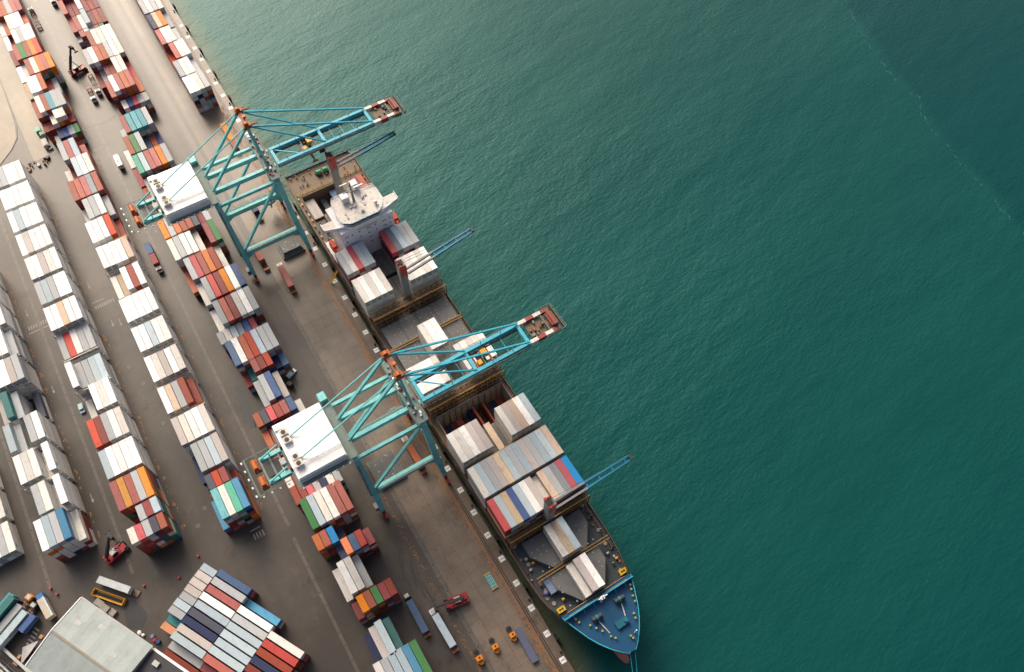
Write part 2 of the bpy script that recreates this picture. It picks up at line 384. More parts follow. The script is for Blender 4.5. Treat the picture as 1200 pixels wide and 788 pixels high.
# dark reinstated patch and stains with outlines of their own
def patch(pts, name='asphalt_patch'): 
    g = MB(); g.quad(*[(x,y,0.012) for x,y in pts]); return struct(name, g, M_ASPH2)
patch([(-123.3,-83.9),(-121.4,-81.6),(-119.9,-81.2),(-115.4,-79.6),(-114.0,-79.8),(-111.4,-81.9),(-110.9,-83.2),(-113.6,-86.6),(-114.6,-86.9),(-119.2,-86.5)])
def ragged(pts, amp=0.7, n=9, seed=1):
    random.seed(seed); out = []
    for (x0, y0), (x1, y1) in zip(pts, pts[1:]+pts[:1]):
        for i in range(n):
            t = i/n; out.append((x0+(x1-x0)*t+random.gauss(0, amp*0.5), y0+(y1-y0)*t+random.gauss(0, amp*0.5)))
    return out
patch(ragged([(-183.4,-20.2),(-175.5,-21.6),(-168.4,-23.0),(-160.5,-21.7),(-160.2,-18.9),(-172.0,-18.2),(-181,-18.8)], 0.7, 8, 2), 'wet_patch')
patch(ragged([(-199,3.4),(-193,5.4),(-186.8,6.8),(-184.8,3.6)], 0.5, 8, 4), 'wet_patch')
random.seed(8); g = MB()  # scattered thin curved strips, darker than the asphalt under them
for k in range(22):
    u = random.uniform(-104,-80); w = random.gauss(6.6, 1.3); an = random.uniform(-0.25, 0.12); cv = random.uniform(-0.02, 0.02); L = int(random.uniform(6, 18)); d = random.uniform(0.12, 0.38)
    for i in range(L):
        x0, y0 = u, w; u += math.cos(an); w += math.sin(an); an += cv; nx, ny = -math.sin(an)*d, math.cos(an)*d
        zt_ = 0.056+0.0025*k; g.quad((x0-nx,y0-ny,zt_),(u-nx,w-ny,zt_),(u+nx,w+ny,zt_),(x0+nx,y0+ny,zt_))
tag(g.build('dark_streaks', asphalt('streak_dark', (0.041, 0.036, 0.031), 0.2)), 'dark curved streaks on the apron before the reach stacker', 'marks', kind='stuff')

# tide line far out: broken foam
random.seed(21)
pts = [(-260,366),(-231,353),(-209,342),(-196,338),(-177,333),(-167,331),(-156,333),(-149,328),(-140,323),(-127,321),(-109,318),(-93,315),(-74,312),(-40,305),(0,300)]
g = MB()
for (a, b) in zip(pts, pts[1:]):
    n = max(2, int(math.dist(a, b)/1.5))
    for i in range(n):
        if random.random() < 0.5: continue
        t = (i+random.random())/n; u = a[0]+(b[0]-a[0])*t+random.gauss(0,0.5); w = a[1]+(b[1]-a[1])*t+random.gauss(0,0.5)
        L = random.uniform(0.5,1.8); d = random.uniform(0.04,0.13); an = math.atan2(b[1]-a[1], b[0]-a[0])+random.gauss(0,0.4); ca, sa = math.cos(an), math.sin(an); zf = random.uniform(-2.995,-2.96)
        g.quad((u-ca*L+sa*d,w-sa*L-ca*d,zf),(u+ca*L+sa*d,w+sa*L-ca*d,zf),(u+ca*L-sa*d,w+sa*L+ca*d,zf),(u-ca*L-sa*d,w-sa*L+ca*d,zf))
tag(g.build('foam_line', M_FOAM), 'thin broken line of foam where two waters meet', 'foam', kind='stuff')

# ================================================================= CONTAINERS
LEN = {20: 6.06, 40: 12.19, 45: 13.72}
HD, HC, WD = 2.59, 2.90, 2.44
_cm = {}
def shell(L, H):
    """steel box: posts and rails proud, panels set back, one closed island"""
    key = (L, H)
    if key not in _cm:
        bm = bmesh.new(); bmesh.ops.create_cube(bm, size=1)
        for v in bm.verts: v.co = Vector(((v.co.x+0.5)*L, (v.co.y+0.5)*WD, (v.co.z+0.5)*(H-0.03)))
        for f in list(bm.faces):
            if f.normal.z < -0.5: continue
            bmesh.ops.inset_individual(bm, faces=[f], thickness=0.13, depth=-0.035)
        vs = [tuple(v.co) for v in bm.verts]; fs = [tuple(v.index for v in f.verts) for f in bm.faces]
        bm.free(); _cm[key] = (vs, fs)
    return _cm[key]
_me = {}
def body_mesh(L, H, ch):
    k = ('body', L, H, ch)
    if k not in _me:
        me = bpy.data.meshes.new('shipping_container'); me.from_pydata(*[shell(L,H)[0], [], shell(L,H)[1]]); me.update(); me.materials.append(cmat(ch)); _me[k] = me
    return _me[k]
def door_mesh(L, H, ch):
    k = ('door', L, H, ch)
    if k not in _me:
        g = MB().box(0,0.05,-0.55,0.55,0.14,H-0.18)
        for y in (-0.32, 0.30): g.box(0.05,0.10,y-0.03,y+0.03,0.1,H-0.14)
        g.box(0.10,0.13,-0.34,0.34,0.9,0.97)
        _me[k] = g.mesh('door', cmat(ch))
    return _me[k]
def unit_mesh(H):
    k = ('unit', H)
    if k not in _me:
        g = MB().box(0,0.07,-1.02,1.02,0.12,H-0.16)
        g.box(0.07,0.12,-0.75,0.0,1.7,H-0.45).box(0.07,0.12,0.25,0.8,1.9,H-0.55).box(0.07,0.14,-0.6,0.7,0.35,1.0)
        me = g.mesh('cooling_unit', [M_LGREY, paint('grille', (0.24,0.25,0.25), 0.5)])
        for i, p in enumerate(me.polygons):
            if i >= 6: p.material_index = 1
        _me[k] = me
    return _me[k]

CONT = []   # every container: u,w,z (min corner, before rotation), length, height, colour, frame, label, on top?
def put(u, w, z, L, H, ch, label=None, top=False, frame=None, group=None, reefer=False, force=False):
    CONT.append(dict(u=u, w=w, z=z, L=LEN[L], H=H, ch=ch, label=label, top=top, frame=frame, group=group, reefer=reefer, force=force))
ORD = ['first','second','third','fourth','fifth','sixth','seventh','eighth','ninth','tenth','eleventh','twelfth','thirteenth','fourteenth','fifteenth','sixteenth','seventeenth','eighteenth','nineteenth','twentieth','twenty-first','twenty-second','twenty-third','twenty-fourth','twenty-fifth','twenty-sixth']
MIX = 'sssRRRggwwuBolnrsRkd'
REEF = 'WWWwWWwWgWw'
def row(phrase, group, wl, pitch, tier, lower, bays, base=0.0, reefer=False):
    random.seed(hash(len(phrase)*31 + int(wl*10)) & 0xffff)
    for bi, bay in enumerate(bays):
        u0, spec = bay[0], bay[1]; L = bay[2] if len(bay) > 2 else 40; off = bay[3] if len(bay) > 3 else 0.0
        si = -1
        for s_i, tok in enumerate(spec.split()):
            if tok == '-': continue
            ch, nt_ = tok[0], int(tok[1:]); si += 1
            w = wl + off + pitch*s_i + random.uniform(-0.04, 0.04); du = random.uniform(-0.12, 0.12)
            for t in range(nt_):
                top = t == nt_-1
                c = ch if top else random.choice(lower)
                size = {20: 'short ', 40: '', 45: 'extra long '}[L]
                lab = f"{CC[c][1]} {size}container, {ORD[si]} from left atop {ORD[bi]} stack, {phrase}"
                if L == 40 and not top and not reefer and random.random() < 0.45:
                    put(u0+du, w, base+t*tier, 20, tier, c); put(u0+du+6.13, w, base+t*tier, 20, tier, random.choice(lower))
                else:
                    put(u0+du, w, base+t*tier, L, tier, c, lab if top else None, top, None, group, reefer and c in 'Wwgkl')
Gy = 'containers stacked in the yard'
row('outermost left row', Gy, -123.2, 2.56, HC, REEF, [(-199,'W2 w2 W2 g2 w2'),(-184.8,'W2 W2 w2 W2 w2'),(-170.5,'W2 w2 W2 g2 w2')], reefer=True)
row('left edge row', Gy, -99.6, 2.56, HC, REEF, [(-288,'W5 W5 W5 W5 W5'),(-273.8,'W5 W5 W5 W5 w5'),(-259.6,'W5 W5 g5 W5 W5'),(-245.3,'W5 W5 W5 W5 g4'),(-231.1,'W5 W5 W5 k5 g5'),
 (-216.8,'k4 t5 g4 - d2'),(-202.5,'l5 g4 - g5 W5'),(-188.2,'W5 w5 W5 w3 W5'),(-173.6,'- g5 w5 k3 W5')], reefer=True)
row('left edge row, near end', Gy, -99.6, 2.56, HC, 'gwRrloBww', [(-160.2,'W5 l5 g5 a5 w3')])
row('second left row', Gy, -72.4, 2.56, HC, REEF, [(-331,'g5 g5 W5 W5 W5'),(-316.8,'W5 W5 W5 W5 W5'),(-302.8,'W5 l5 W5 W5 W5'),(-288.7,'W5 k5 W5 W5 W5'),(-274.5,'W5 W5 k5 w5 W5'),
 (-260.2,'g5 l5 g5 W5 W5'),(-246,'W5 W5 b5 W5 W5'),(-232.6,'g4 r4 w4 g4 g4'),(-216.6,'W5 g4 g4 l4 l4'),(-202.6,'w2 R1 W5 w5 W5'),(-188.1,'r5 R5 g5 W5 w5'),(-173.9,'l5 W5 W5 W5 W5')], reefer=True)
row('second left row, mixed near end', Gy, -72.6, 2.58, HC, MIX, [(-160.2,'s5 q5 s5 g5 o5'),(-147.0,'- - g5 R5 l5',20),(-140.4,'w5 r5 g5 d5 s5',20)])
row('third row far end', Gy, -45.2, 2.6, HC, 'ssRRwgsR', [(-331.6,'- g5 s5 l5 s3'),(-319.3,'w3 R3 l5 W5 w5'),(-306.3,'s5 s5 s5 G5 s5'),(-293.2,'w3 g5 g5 W5 g4')])
row('third row', Gy, -45.2, 2.6, HC, REEF, [(-279.8,'W5 W5 W5 r5 R3'),(-264.4,'W5 W5 W5 W5 b5'),(-249.0,'w4 b4 W5 R5 W5'),
 (-234,'W5 W5 W5 W5 W5'),(-218.2,'W5 W5 l5 W5 W5'),(-202.8,'W5 w5 k5 W5 w5'),(-187.3,'W5 b5 g5 R5 R4'),(-172.5,'k5 w5 W5 W5 w5'),(-158.9,'B2 g5 g5 l5 k5')], reefer=True)
row('third row near end', Gy, -45.2, 2.6, HC, MIX, [(-145,'- d5 r5 R5 R3',20),(-138.5,'a2 c5 w5 m5 a5')])
row('row beside the landside rail', Gy, -18.6, 2.65, HD, MIX, [(-335,'- g2 s5 c5 c5 c5 g5 -'),(-321,'W2 s5 n5 g5 B3 R3 B3 -'),(-308,'r2 m5 l5 s5 s5 o5 g5 -'),(-294.5,'s2 g4 s4 g4 s4 R4 g4 -'),(-281,'s3 w4 R4 s4 g4 R4 g4 -'),
 (-267.3,'o5 g5 o5 s5 s5 d5 R3 -'),(-263.6,'- - - - - - - g4',20),(-257.3,'- - - - - - R4 n4'),(-254.2,'w5 g5 W5 W5 w4 R2'),(-241,'o2 g5 r5 s5 o5 R5 - -'),(-244.6,'- - - - - - w3 -'),(-232.2,'- - - - - - - g3',20),(-228,'- w4 g5 r5 R5 o5 W5 u5'),(-214.5,'- w3 g5 s5 R5 w5 W5 g5')])
row('rail row past the far crane', Gy, -18.6, 2.65, HD, MIX, [(-201.6,'g4 w4 l4 G4 u4 R4',20,1.3),(-194,'- u5 W5 s5 r5 l5 g5 g5'),(-181.6,'- R2 t3 s5 R5 r5 B3 u3',20),(-173.3,'- - g4 g5 u5 k4'),(-159.2,'s5 d5 r5 R5 s5 u5 w3',20),
 (-152,'s4 R4 R4 r4 g4 R4'),(-138.8,'w4 R4 s4 R4 s4 g4'),(-131.5,'R4 R4 r4 k4 B4 w4 g4'),(-119.3,'n5 l5 w5 W5 s5 s5',40,1.4)])
row('rail row past the near crane', Gy, -18.7, 2.62, HD, MIX, [(-105.2,'s5 s5 a5 B3',20),(-98.9,'- - B4 o5 u5 r5 R4',20,0.1),(-92.3,'w3 W5 w5 g4',40,0.7),(-78.7,'R3 o5 s5 n5 R5 R5',20,1.4),(-68.0,'B2 k4 l5 t4',40,0.3),(-56.6,'w5 g5 l5 l5 a5 n5',40,-0.6),(-43.6,'g5 s5 l5 k5 u5 n5',40,-0.6)])
row('far left block', Gy, -46.2, 2.46, HD, MIX, [(-472,'s5 s5 g5 s5 r5 R5'),(-459.6,'s5 w5 s5 R5 s5 s5'),(-447,'s5 s5 s5 g5 s5 s5'),(-434.3,'w4 s4 w5 W5 W5 o4'),(-422.5,'W4 R3 w5 g5 W5 W5'),(-410,'R4 s5 n5 s5 o5 r5'),(-396.6,'W4 w4 s5 w5 o5 s5 o5'),
 (-383.4,'b4 W5 W5 s5 R3 g3'),(-368.7,'s4 w5 s5 c5 g5 g5'),(-355.2,'R3 R3 w4 w5 w5 R3',20),(-347.6,'- g2 B3 u3 g3 n3',20)])
row('far block beside the landside rail', Gy, -14.6, 2.58, HD, 'RRRsRRgw', [(-457,'s5 R5 R5 w5 R5 R5 R5'),(-444.2,'s5 R5 s5 w5 R4 R5 R4'),(-431.6,'s5 R4 R4 w5 R4 R4 R4'),(-419,'s4 s4 w4 l5 R4 R4 R4'),(-407.4,'g3 s4 w4 l4 s4 n4',20),(-400.8,'- - s5 w5 w5 W5 w5'),
 (-388.5,'g5 W5 s5 s5 g5 W5 w5'),(-375.8,'R3 g3 R4 R4 w5 w5 r3'),(-363.8,'- s4 W5 s5 s5 s5 s3'),(-350.6,'- - w3 u3 r3 g3 g3',20)])
row('far quayside row', Gy, 21.0, 2.6, HD, 'gwwgsrB', [(-449,'s5 w5 g5 g5'),(-436,'g5 W5 s5 w5'),(-423,'w5 s5 w5 g5'),(-410,'g5 W5 g5 w5'),(-396.7,'B5 b5 o5 g4'),(-383.4,'s5 W5 w5 g4'),(-370.5,'r3 s5 w5 W5'),(-356.9,'g5 w5 W5 g4'),(-343.9,'W5 W5 w5 g5')])
# the skewed block of long boxes
BA = math.radians(29.0); BO = (-117.9, -54.7)
def skew(s, t): return BO[0]+math.cos(BA)*s+math.sin(BA)*t, BO[1]+math.sin(BA)*s-math.cos(BA)*t
def skewrow(cols, phrase):
    random.seed(17)
    for ci, (s0, L, spec, pitch, t0) in enumerate(cols):
        for i, tok in enumerate(spec.split()):
            if tok == '-': continue
            ch, n_ = tok[0], int(tok[1:])
            x, y = skew(s0 + random.uniform(-0.15, 0.15), t0 + pitch*i + WD)
            for k in range(n_):
                top = k == n_-1; c = ch if top else random.choice(MIX)
                put(x, y, k*HC, L, HC, c, f"{CC[c][1]} {'short ' if L==20 else 'extra long '}container, {ORD[i]} from top in {ORD[ci]} column of skewed block", top, BA, 'containers in the skewed block')
skewrow([(0.0,20,'l3 k3 k3 k3 g3 l3 g3 t2 q2',2.72,0), (6.4,45,'u3 g3 s3 W3 l3 d3 B3 k3 l3 g2 R2',2.95,-1.2), (20.4,45,'a2 W3 g3 l3 l3 l3 l3 s3 R2 R2',2.95,1.9), (34.3,45,'w3 r3 R3 B3 R3 u3 g3 s3',2.95,6.4)], 'skewed block')
# --- on the ship
HZ, SW0, SP = 13.2, 38.0, 2.49
Gs = 'containers loaded on the ship'
def shiprow(u0, spec, phrase, base=HZ, L=40, start=0, lower='WwWw'):
    random.seed(int(-u0*10))
    j = -1
    for i, tok in enumerate(spec.split()):
        if tok == '-': continue
        ch, n_ = tok[0], int(tok[1:]); j += 1
        for k in range(n_):
            top = k == n_-1; c = ch if top else random.choice(lower)
            put(u0+random.uniform(-0.05,0.05), SW0+SP*(i+start), base+k*HC, L, HC, c, f"{CC[c][1]} container, {ORD[j]} from the quay side {phrase}", top, None, Gs, c in 'Ww', force=top)
shiprow(-201.6, 'g4 w4 r4 g4 l4 - - - r4 G4 l4 g4 g4', 'in the tier against the white bridge front', lower='gwrRBg')
shiprow(-186.2, 'w4 W4 w4 W4 w4 - - - w4 w4 W4 w4 W4', 'just aft of the aft lashing frame', lower='w')
shiprow(-154.4, '- - - - - w4 W4 W4', 'in the trio standing alone amidships', lower='w')
shiprow(-139.8, 'W4 w4 W4 W4 w4 - - - w4 W4 w4 w4 W4', 'beneath the near crane boom', lower='w')
shiprow(-109.2, 'w4 w4 W4 k4 k4 - b1 - w4 k4 b4 W4 l4', 'just ahead of the open hold', lower='w')
shiprow(-94.2, 'w4 l4 g4 k4 b4 l4 g4 l4 k4 g4 l4 l4 b4', 'in the full pale row across the ship', lower='wwg')
shiprow(-80.7, 'r4 l4 b4 u4 l4 W4 k4 w3 b4 g4 G4 r4 a4', 'in the multicoloured row across the ship', lower='wbRg')
shiprow(-64.6, 'w2 b2 l2', 'in the trio on the forward grey hatch', start=5.2, lower='w')
shiprow(-50.0, 'w1 k2 W2', 'in the foremost trio near the bow', start=5.1, lower='k')
shiprow(-121.6, 'R1 B1 R1 s1 - B2 - - d1 B1 s1 R1', 'deep in the open hold', base=-1.0, start=0.8, lower='RB')
shiprow(-246.0, 'k2 k2 - d1 - u2 s2', 'in the aft hold behind the bridge', base=3.0, start=0.9, lower='sR')
shiprow(-245.2, 'R1 s1', 'on the aft starboard deck behind the bridge', base=9.2, start=10.3, lower='R')

# rank by how large each shows, build the largest one by one, the rest as one mass
def area(c):
    if c['frame'] is None: q = [(c['u'],c['w']),(c['u']+c['L'],c['w']),(c['u']+c['L'],c['w']+WD),(c['u'],c['w']+WD)]
    else:
        a = c['frame']; ca, sa = math.cos(a), math.sin(a)
        q = [(c['u']+ca*x-sa*y, c['w']+sa*x+ca*y) for x, y in ((0,0),(c['L'],0),(c['L'],WD),(0,WD))]
    p = [project(x, y, c['z']+c['H']) for x, y in q]
    if not any(0 <= x <= 1200 and 0 <= y <= 788 for x, y in p): return 0
    return abs(sum(p[i][0]*p[(i+1)%4][1]-p[(i+1)%4][0]*p[i][1] for i in range(4)))/2
for c in CONT: c['A'] = area(c) + (1000 if c['force'] else 0)
tops = sorted([c for c in CONT if c['top'] and c['A'] > 0], key=lambda c: -c['A'])
single = tops[:310]
for c in single: c['one'] = True
def make_single(c):
    o = bpy.data.objects.new('shipping_container', body_mesh(c['L'], c['H'], c['ch'])); COL.objects.link(o)
    o.location = (c['u'], c['w'], c['z']); o.rotation_euler = (0,0,c['frame'] or 0)
    tag(o, c['label'], 'container', c['group'])
    if c['reefer'] and c['ch'] in 'Ww' and c['w'] < -45 and int(c['u']) % 2 == 0:
        if 'emb' not in _me: _me['emb'] = MB().box(0,1.5,0,0.02,0,1.3).mesh('emblem', paint('emblem_teal', (0.12,0.40,0.46), 0.3))
        inst('emblem', _me['emb'], o, (c['L']-3.0, WD+0.005, 0.7))
    if c['reefer']: inst('cooling_unit', unit_mesh(c['H']), o, (c['L']-0.03, WD/2, 0))
    else:
        for y in (0.65, 1.79): inst('door', door_mesh(c['L'], c['H'], c['ch']), o, (c['L']-0.03, y, 0))
    return o
for c in single: make_single(c)
verts, faces, mi, keys = [], [], [], []
for c in CONT:
    if c.get('one'): continue
    if c['A'] == 0 and not any(-60 < x < 1260 and -60 < y < 850 for x, y in [project(c['u'], c['w'], c['z'])]): continue
    vs, fs = shell(c['L'], c['H']); i = len(verts); a = c['frame'] or 0; ca, sa = math.cos(a), math.sin(a)
    verts += [(c['u']+ca*x-sa*y, c['w']+sa*x+ca*y, c['z']+z) for x, y, z in vs]
    faces += [tuple(i+k for k in f) for f in fs]
    if c['ch'] not in keys: keys.append(c['ch'])
    mi += [keys.index(c['ch'])]*len(fs)
me = bpy.data.meshes.new('stacked_containers'); me.from_pydata(verts, [], faces); me.update()
for k in keys: me.materials.append(cmat(k))
me.polygons.foreach_set('material_index', mi)
o = bpy.data.objects.new('stacked_containers', me); COL.objects.link(o)
tag(o, 'mass of containers filling the lower tiers and far ends of the stacks', 'containers', kind='stuff')

# reefer racks: service gantries between the white stacks
def rack(wl, wr, u, label):
    t = thing('reefer_rack', label, 'gantry', (u, (wl+wr)/2, 0), 0, 'reefer service gantries between white stacks')
    hw = (wr-wl)/2 + 0.6
    for y in (-hw, 0, hw): MB().box(-0.1,0.1,y-0.1,y+0.1,0,13.2).build('post', M_LGREY, t)
    for z in (5.8, 11.6): MB().box(-0.22,0.22,-hw,hw,z,z+0.1).build('walkway', M_LGREY, t)
    MB().box(-0.04,0.04,-hw,hw,12.6,12.68).build('handrail', M_LASHY, t)
k = 0
for (wl, wr, us, nm) in ((-72.4,-59.7,[-331,-316.8,-302.8,-288.7,-274.5,-260.2,-246,-232.6,-216.6,-202.6,-188.1],'second left'),(-45.2,-32.4,[-279.8,-264.4,-249,-234,-218.2,-202.8,-187.3],'third'),(-99.6,-87,[-259.6,-245.3,-231.1,-202.5,-188.2,-173.6],'left edge')):
    for i, u in enumerate(us):
        rack(wl, wr, u+12.19+0.95, f"narrow steel service gantry behind {ORD[i]} white stack from far end, {nm} row")

# ================================================================= helpers for placed things
def wb(mb, name, mat, parent):
    """build a part given in world coordinates under a thing"""
    p = parent; off = Vector((0,0,0))
    while p: off += p.location; p = p.parent
    mb.v = [(x-off.x, y-off.y, z-off.z) for x, y, z in mb.v]
    return mb.build(name, mat, parent)
def wtext(body, size, mat, parent, pos, xdir, updir, name='lettering', extrude=0.02):
    o = inst(name, text_mesh(body, size, mat, extrude), parent)
    p = parent; off = Vector((0,0,0))
    while p: off += p.location; p = p.parent
    x = Vector(xdir).normalized(); y = Vector(updir).normalized(); z = x.cross(y)
    mm = Matrix((x, y, z)).transposed().to_4x4(); mm.translation = Vector(pos) - off
    o.matrix_local = mm; return o
def rail(mb, p, q, h=1.1, step=2.5, r=0.045):
    p = Vector(p); q = Vector(q); n = max(1, int((q-p).length/step)); up = Vector((0,0,h))
    for i in range(n+1):
        a = p + (q-p)*(i/n); mb.beam(a, a+up, r*2)
    mb.beam(p+up, q+up, r*2); mb.beam(p+up*0.5, q+up*0.5, r*1.5)
    return mb

# ================================================================= THE SHIP
WCN = 54.3; DK = 10.0; FC = 14.0
ship = thing('container_ship', 'long container ship with blue forecastle and white bridge moored at the quay', 'ship', (-140, WCN, -3))
ST = [(-262,15.4,11,DK),(-256,16.2,13.6,DK),(-242,16.35,15.4,DK),(-215,16.4,16.3,DK),(-150,16.4,16.4,DK),(-95,16.4,16.4,DK),(-72,16.4,15.6,DK),(-58,16.4,13.6,DK),(-49,16.2,11.6,DK),(-42,15.2,9.4,DK+0.2),(-37,13.9,7.9,FC),
      (-31.7,11.9,6.2,FC),(-27,9.9,4.7,FC+0.1),(-23.1,7.7,3.4,FC+0.2),(-19.8,5.2,2.2,FC+0.3),(-17.4,3.0,1.3,FC+0.4),(-16.0,1.3,0.7,FC+0.5)]
hb = MB(); n = len(ST)
for (u, bd, bw, zd) in ST:
    rk = max(0, u+32)*0.32
    for (s, b, z) in ((-1,bd,zd+1.0),(-1,bd-0.05,zd-1.5),(-1,(bd*0.55+bw*0.45),3),(-1,bw,-3),(-1,bw*0.7,-9),(0,0,-10),(1,bw*0.7,-9),(1,bw,-3),(1,(bd*0.55+bw*0.45),3),(1,bd-0.05,zd-1.5),(1,bd,zd+1.0)):
        hb.v.append((u - (rk if z <= 3 else 0)*(1 if z < 0 else 0.6), WCN+s*b, z))
for i in range(n-1):
    for k in range(10): hb.f.append((i*11+k, (i+1)*11+k, (i+1)*11+k+1, i*11+k+1))
hb.f.append(tuple(range(11))); hb.f.append(tuple((n-1)*11+k for k in reversed(range(11))))
hull = wb(hb, 'hull', M_HULL, ship)
g = MB().sph((-22.5, WCN, -3.6), (8.2, 2.3, 2.6), 14, 8); wb(g, 'bulbous_bow', M_BULB, ship)
def hbw(u):
    for a, b in zip(ST, ST[1:]):
        if a[0] <= u <= b[0]: t = (u-a[0])/(b[0]-a[0]); return a[1]+(b[1]-a[1])*t
    return 1
def deckpoly(u0, u1, inset=0.1, step=3.0):
    us = [u0]; 
    while us[-1] + step < u1: us.append(us[-1]+step)
    us.append(u1)
    return [(u, WCN-hbw(u)+inset) for u in us] + [(u, WCN+hbw(u)-inset) for u in reversed(us)]
wb(MB().prism(deckpoly(-261.8,-247.4), DK-0.5, DK), 'aft_deck', M_DECKB, ship)
A0h, A1h = 40.6, 57.4       # aft hold opening
wb(MB().box(-247.4,-232.6,37.95,A0h,DK-0.5,DK), 'side_deck', M_DECKB, ship); wb(MB().box(-247.4,-232.6,A1h,70.6,DK-0.5,DK), 'side_deck', M_DECKB, ship)
wb(MB().box(-247.4,-247.1,A0h,A1h,2.6,DK+0.9).box(-232.9,-232.6,A0h,A1h,2.6,DK+0.9).box(-247.1,-232.9,A0h-0.3,A0h,2.6,DK+0.9).box(-247.1,-232.9,A1h,A1h+0.3,2.6,DK+0.9).box(-247.1,-232.9,A0h,A1h,2.3,2.6), 'aft_hold', M_DECKB, ship)
wb(MB().prism(deckpoly(-232.6,-122.4,0.1,6), DK-0.5, DK), 'main_deck', paint('main_deck_dark', (0.065,0.052,0.042), 0.6, 0.3), ship)
HA, HB_ = 40.2, 68.4
wb(MB().box(-122.4,-108.9,37.95,HA-0.35,DK-0.5,DK), 'side_deck', M_DECKB, ship); wb(MB().box(-122.4,-108.9,HB_+0.35,70.6,DK-0.5,DK), 'side_deck', M_DECKB, ship)
hold = wb(MB().box(-122.4,-122.1,HA,HB_,-2,12.6).box(-109.2,-108.9,HA,HB_,-2,12.6).box(-122.1,-109.2,HA-0.35,HA,-2,12.6).box(-122.1,-109.2,HB_,HB_+0.35,-2,12.6).box(-122.1,-109.2,HA,HB_,-2.3,-1.9), 'open_hold', M_HOLD, ship)
for i in range(11): wb(MB().box(-122.05,-121.75,HA+0.25+2.56*i,HA+2.45+2.56*i,1.0,12.0), 'bulkhead_panel', M_HOLD, hold)
for i in range(12): wb(MB().box(-121.7,-121.35,HA+0.02+2.56*i-0.1,HA+0.22+2.56*i,-1,12.6), 'cell_guide', M_LASH, hold)
wb(MB().box(-121.0,-110.2,54.6,55.4,-1.8,7.5).box(-121.0,-110.2,58.8,59.4,-1.8,7.5), 'divider', paint('hold_primer', (0.36,0.07,0.03), 0.5, 0.3), hold)
wb(MB().prism(deckpoly(-108.9,-37.0,0.1,3), DK-0.5, DK), 'forward_deck', M_DECK, ship)
fcd = wb(MB().prism(deckpoly(-37.0,-16.2,0.12,1.6), FC-0.6, FC), 'forecastle_deck', M_BLUE, ship)
wb(MB().box(-37.2,-36.9,40.5,68.1,DK-0.1,FC-0.6), 'forecastle_bulkhead', M_BLUE, ship)
g = MB()
us = [-36.5 + 1.6*i for i in range(13)] + [-16.0]
for s in (-1, 1):
    for a, b in zip(us, us[1:]): g.beam((a, WCN+s*hbw(a), FC+1.15),(b, WCN+s*hbw(b), FC+1.15),0.28,0.2)
wb(g, 'bulwark_cap', M_BLUEL, ship)
g = MB()
us = [-261 + 6*i for i in range(38)] + [-37.4]
for s in (-1, 1):
    for a, b in zip(us, us[1:]): g.beam((a, WCN+s*hbw(a), DK+1.08),(b, WCN+s*hbw(b), DK+1.08),0.16,0.14)
wb(g, 'side_rail', paint('rail_red_lead', (0.24,0.085,0.04), 0.5, 0.4), ship)
g = MB(); rail(g, (-261.3,39.2,DK+1), (-261.3,69.4,DK+1), 1.0, 1.6, 0.07); g.box(-261.6,-261.4,39,69.6,DK+0.8,DK+1.05); wb(g, 'stern_rail', paint('stern_rail_grey', (0.10,0.20,0.24), 0.5, 0.3), ship)
bw_ = wb(MB().beam((-35.4,40.6,FC+1.3),(-35.4,68.0,FC+1.3),0.35,2.6), 'breakwater', M_BLUEL, ship)
for y in (44,48,52,56.6,60.6,64.6): wb(MB().beam((-35.3,y,FC+1.9),(-34.0,y,FC+0.1),0.2,0.3), 'stay', M_BLUEL, bw_)
# hatch covers with lashing sockets
random.seed(9)
def hatch(u0, u1, ws, zt=13.15, cut=0.0):
    for a, b in zip(ws, ws[1:]):
        c0 = cut if a == ws[0] else 0; c1 = cut if b == ws[-1] else 0
        pts = [(u0+0.08,a+0.06),(u1-0.08-c0*1.4,a+0.06),(u1-0.08,a+0.06+c0),(u1-0.08,b-0.06-c1),(u1-0.08-c1*1.4,b-0.06),(u0+0.08,b-0.06)]
        if not c0 and not c1: pts = [(u0+0.08,a+0.06),(u1-0.08,a+0.06),(u1-0.08,b-0.06),(u0+0.08,b-0.06)]
        h = wb(MB().prism(pts, DK, zt), 'hatch_cover', M_HATCH, ship)
        g = MB(); y = a+1.2
        while y < b-0.6:
            for u in (u0+1.0, u0+(u1-u0)*0.36, (u0+u1)/2+0.2, u1-1.0):
                if random.random() < 0.8: g.cbox(u+random.uniform(-.2,.2), y+random.uniform(-.2,.2), zt, 0.5, 0.45, 0.14)
            y += 1.245*2
        if g.v: tag(wb(g, 'lashing_socket', paint('socket_grey', (0.30,0.29,0.25), 0.6, 0.3, scale=2.0), h), kind='stuff')
full = [39.6,46.9,54.3,61.6,69.0]
for (a, b) in ((-202.3,-188.8),(-187.2,-173.4),(-167.4,-156.3),(-154.8,-141.6),(-140.3,-126.9),(-108.7,-96.4),(-94.8,-81.6),(-81.4,-68.0)): hatch(a, b, full)
hatch(-64.9,-52.2,[42.4,50.4,58.2,66.2],13.15,5.0); hatch(-50.3,-37.8,[44.2,50.6,58.0,64.4],13.15,5.6)
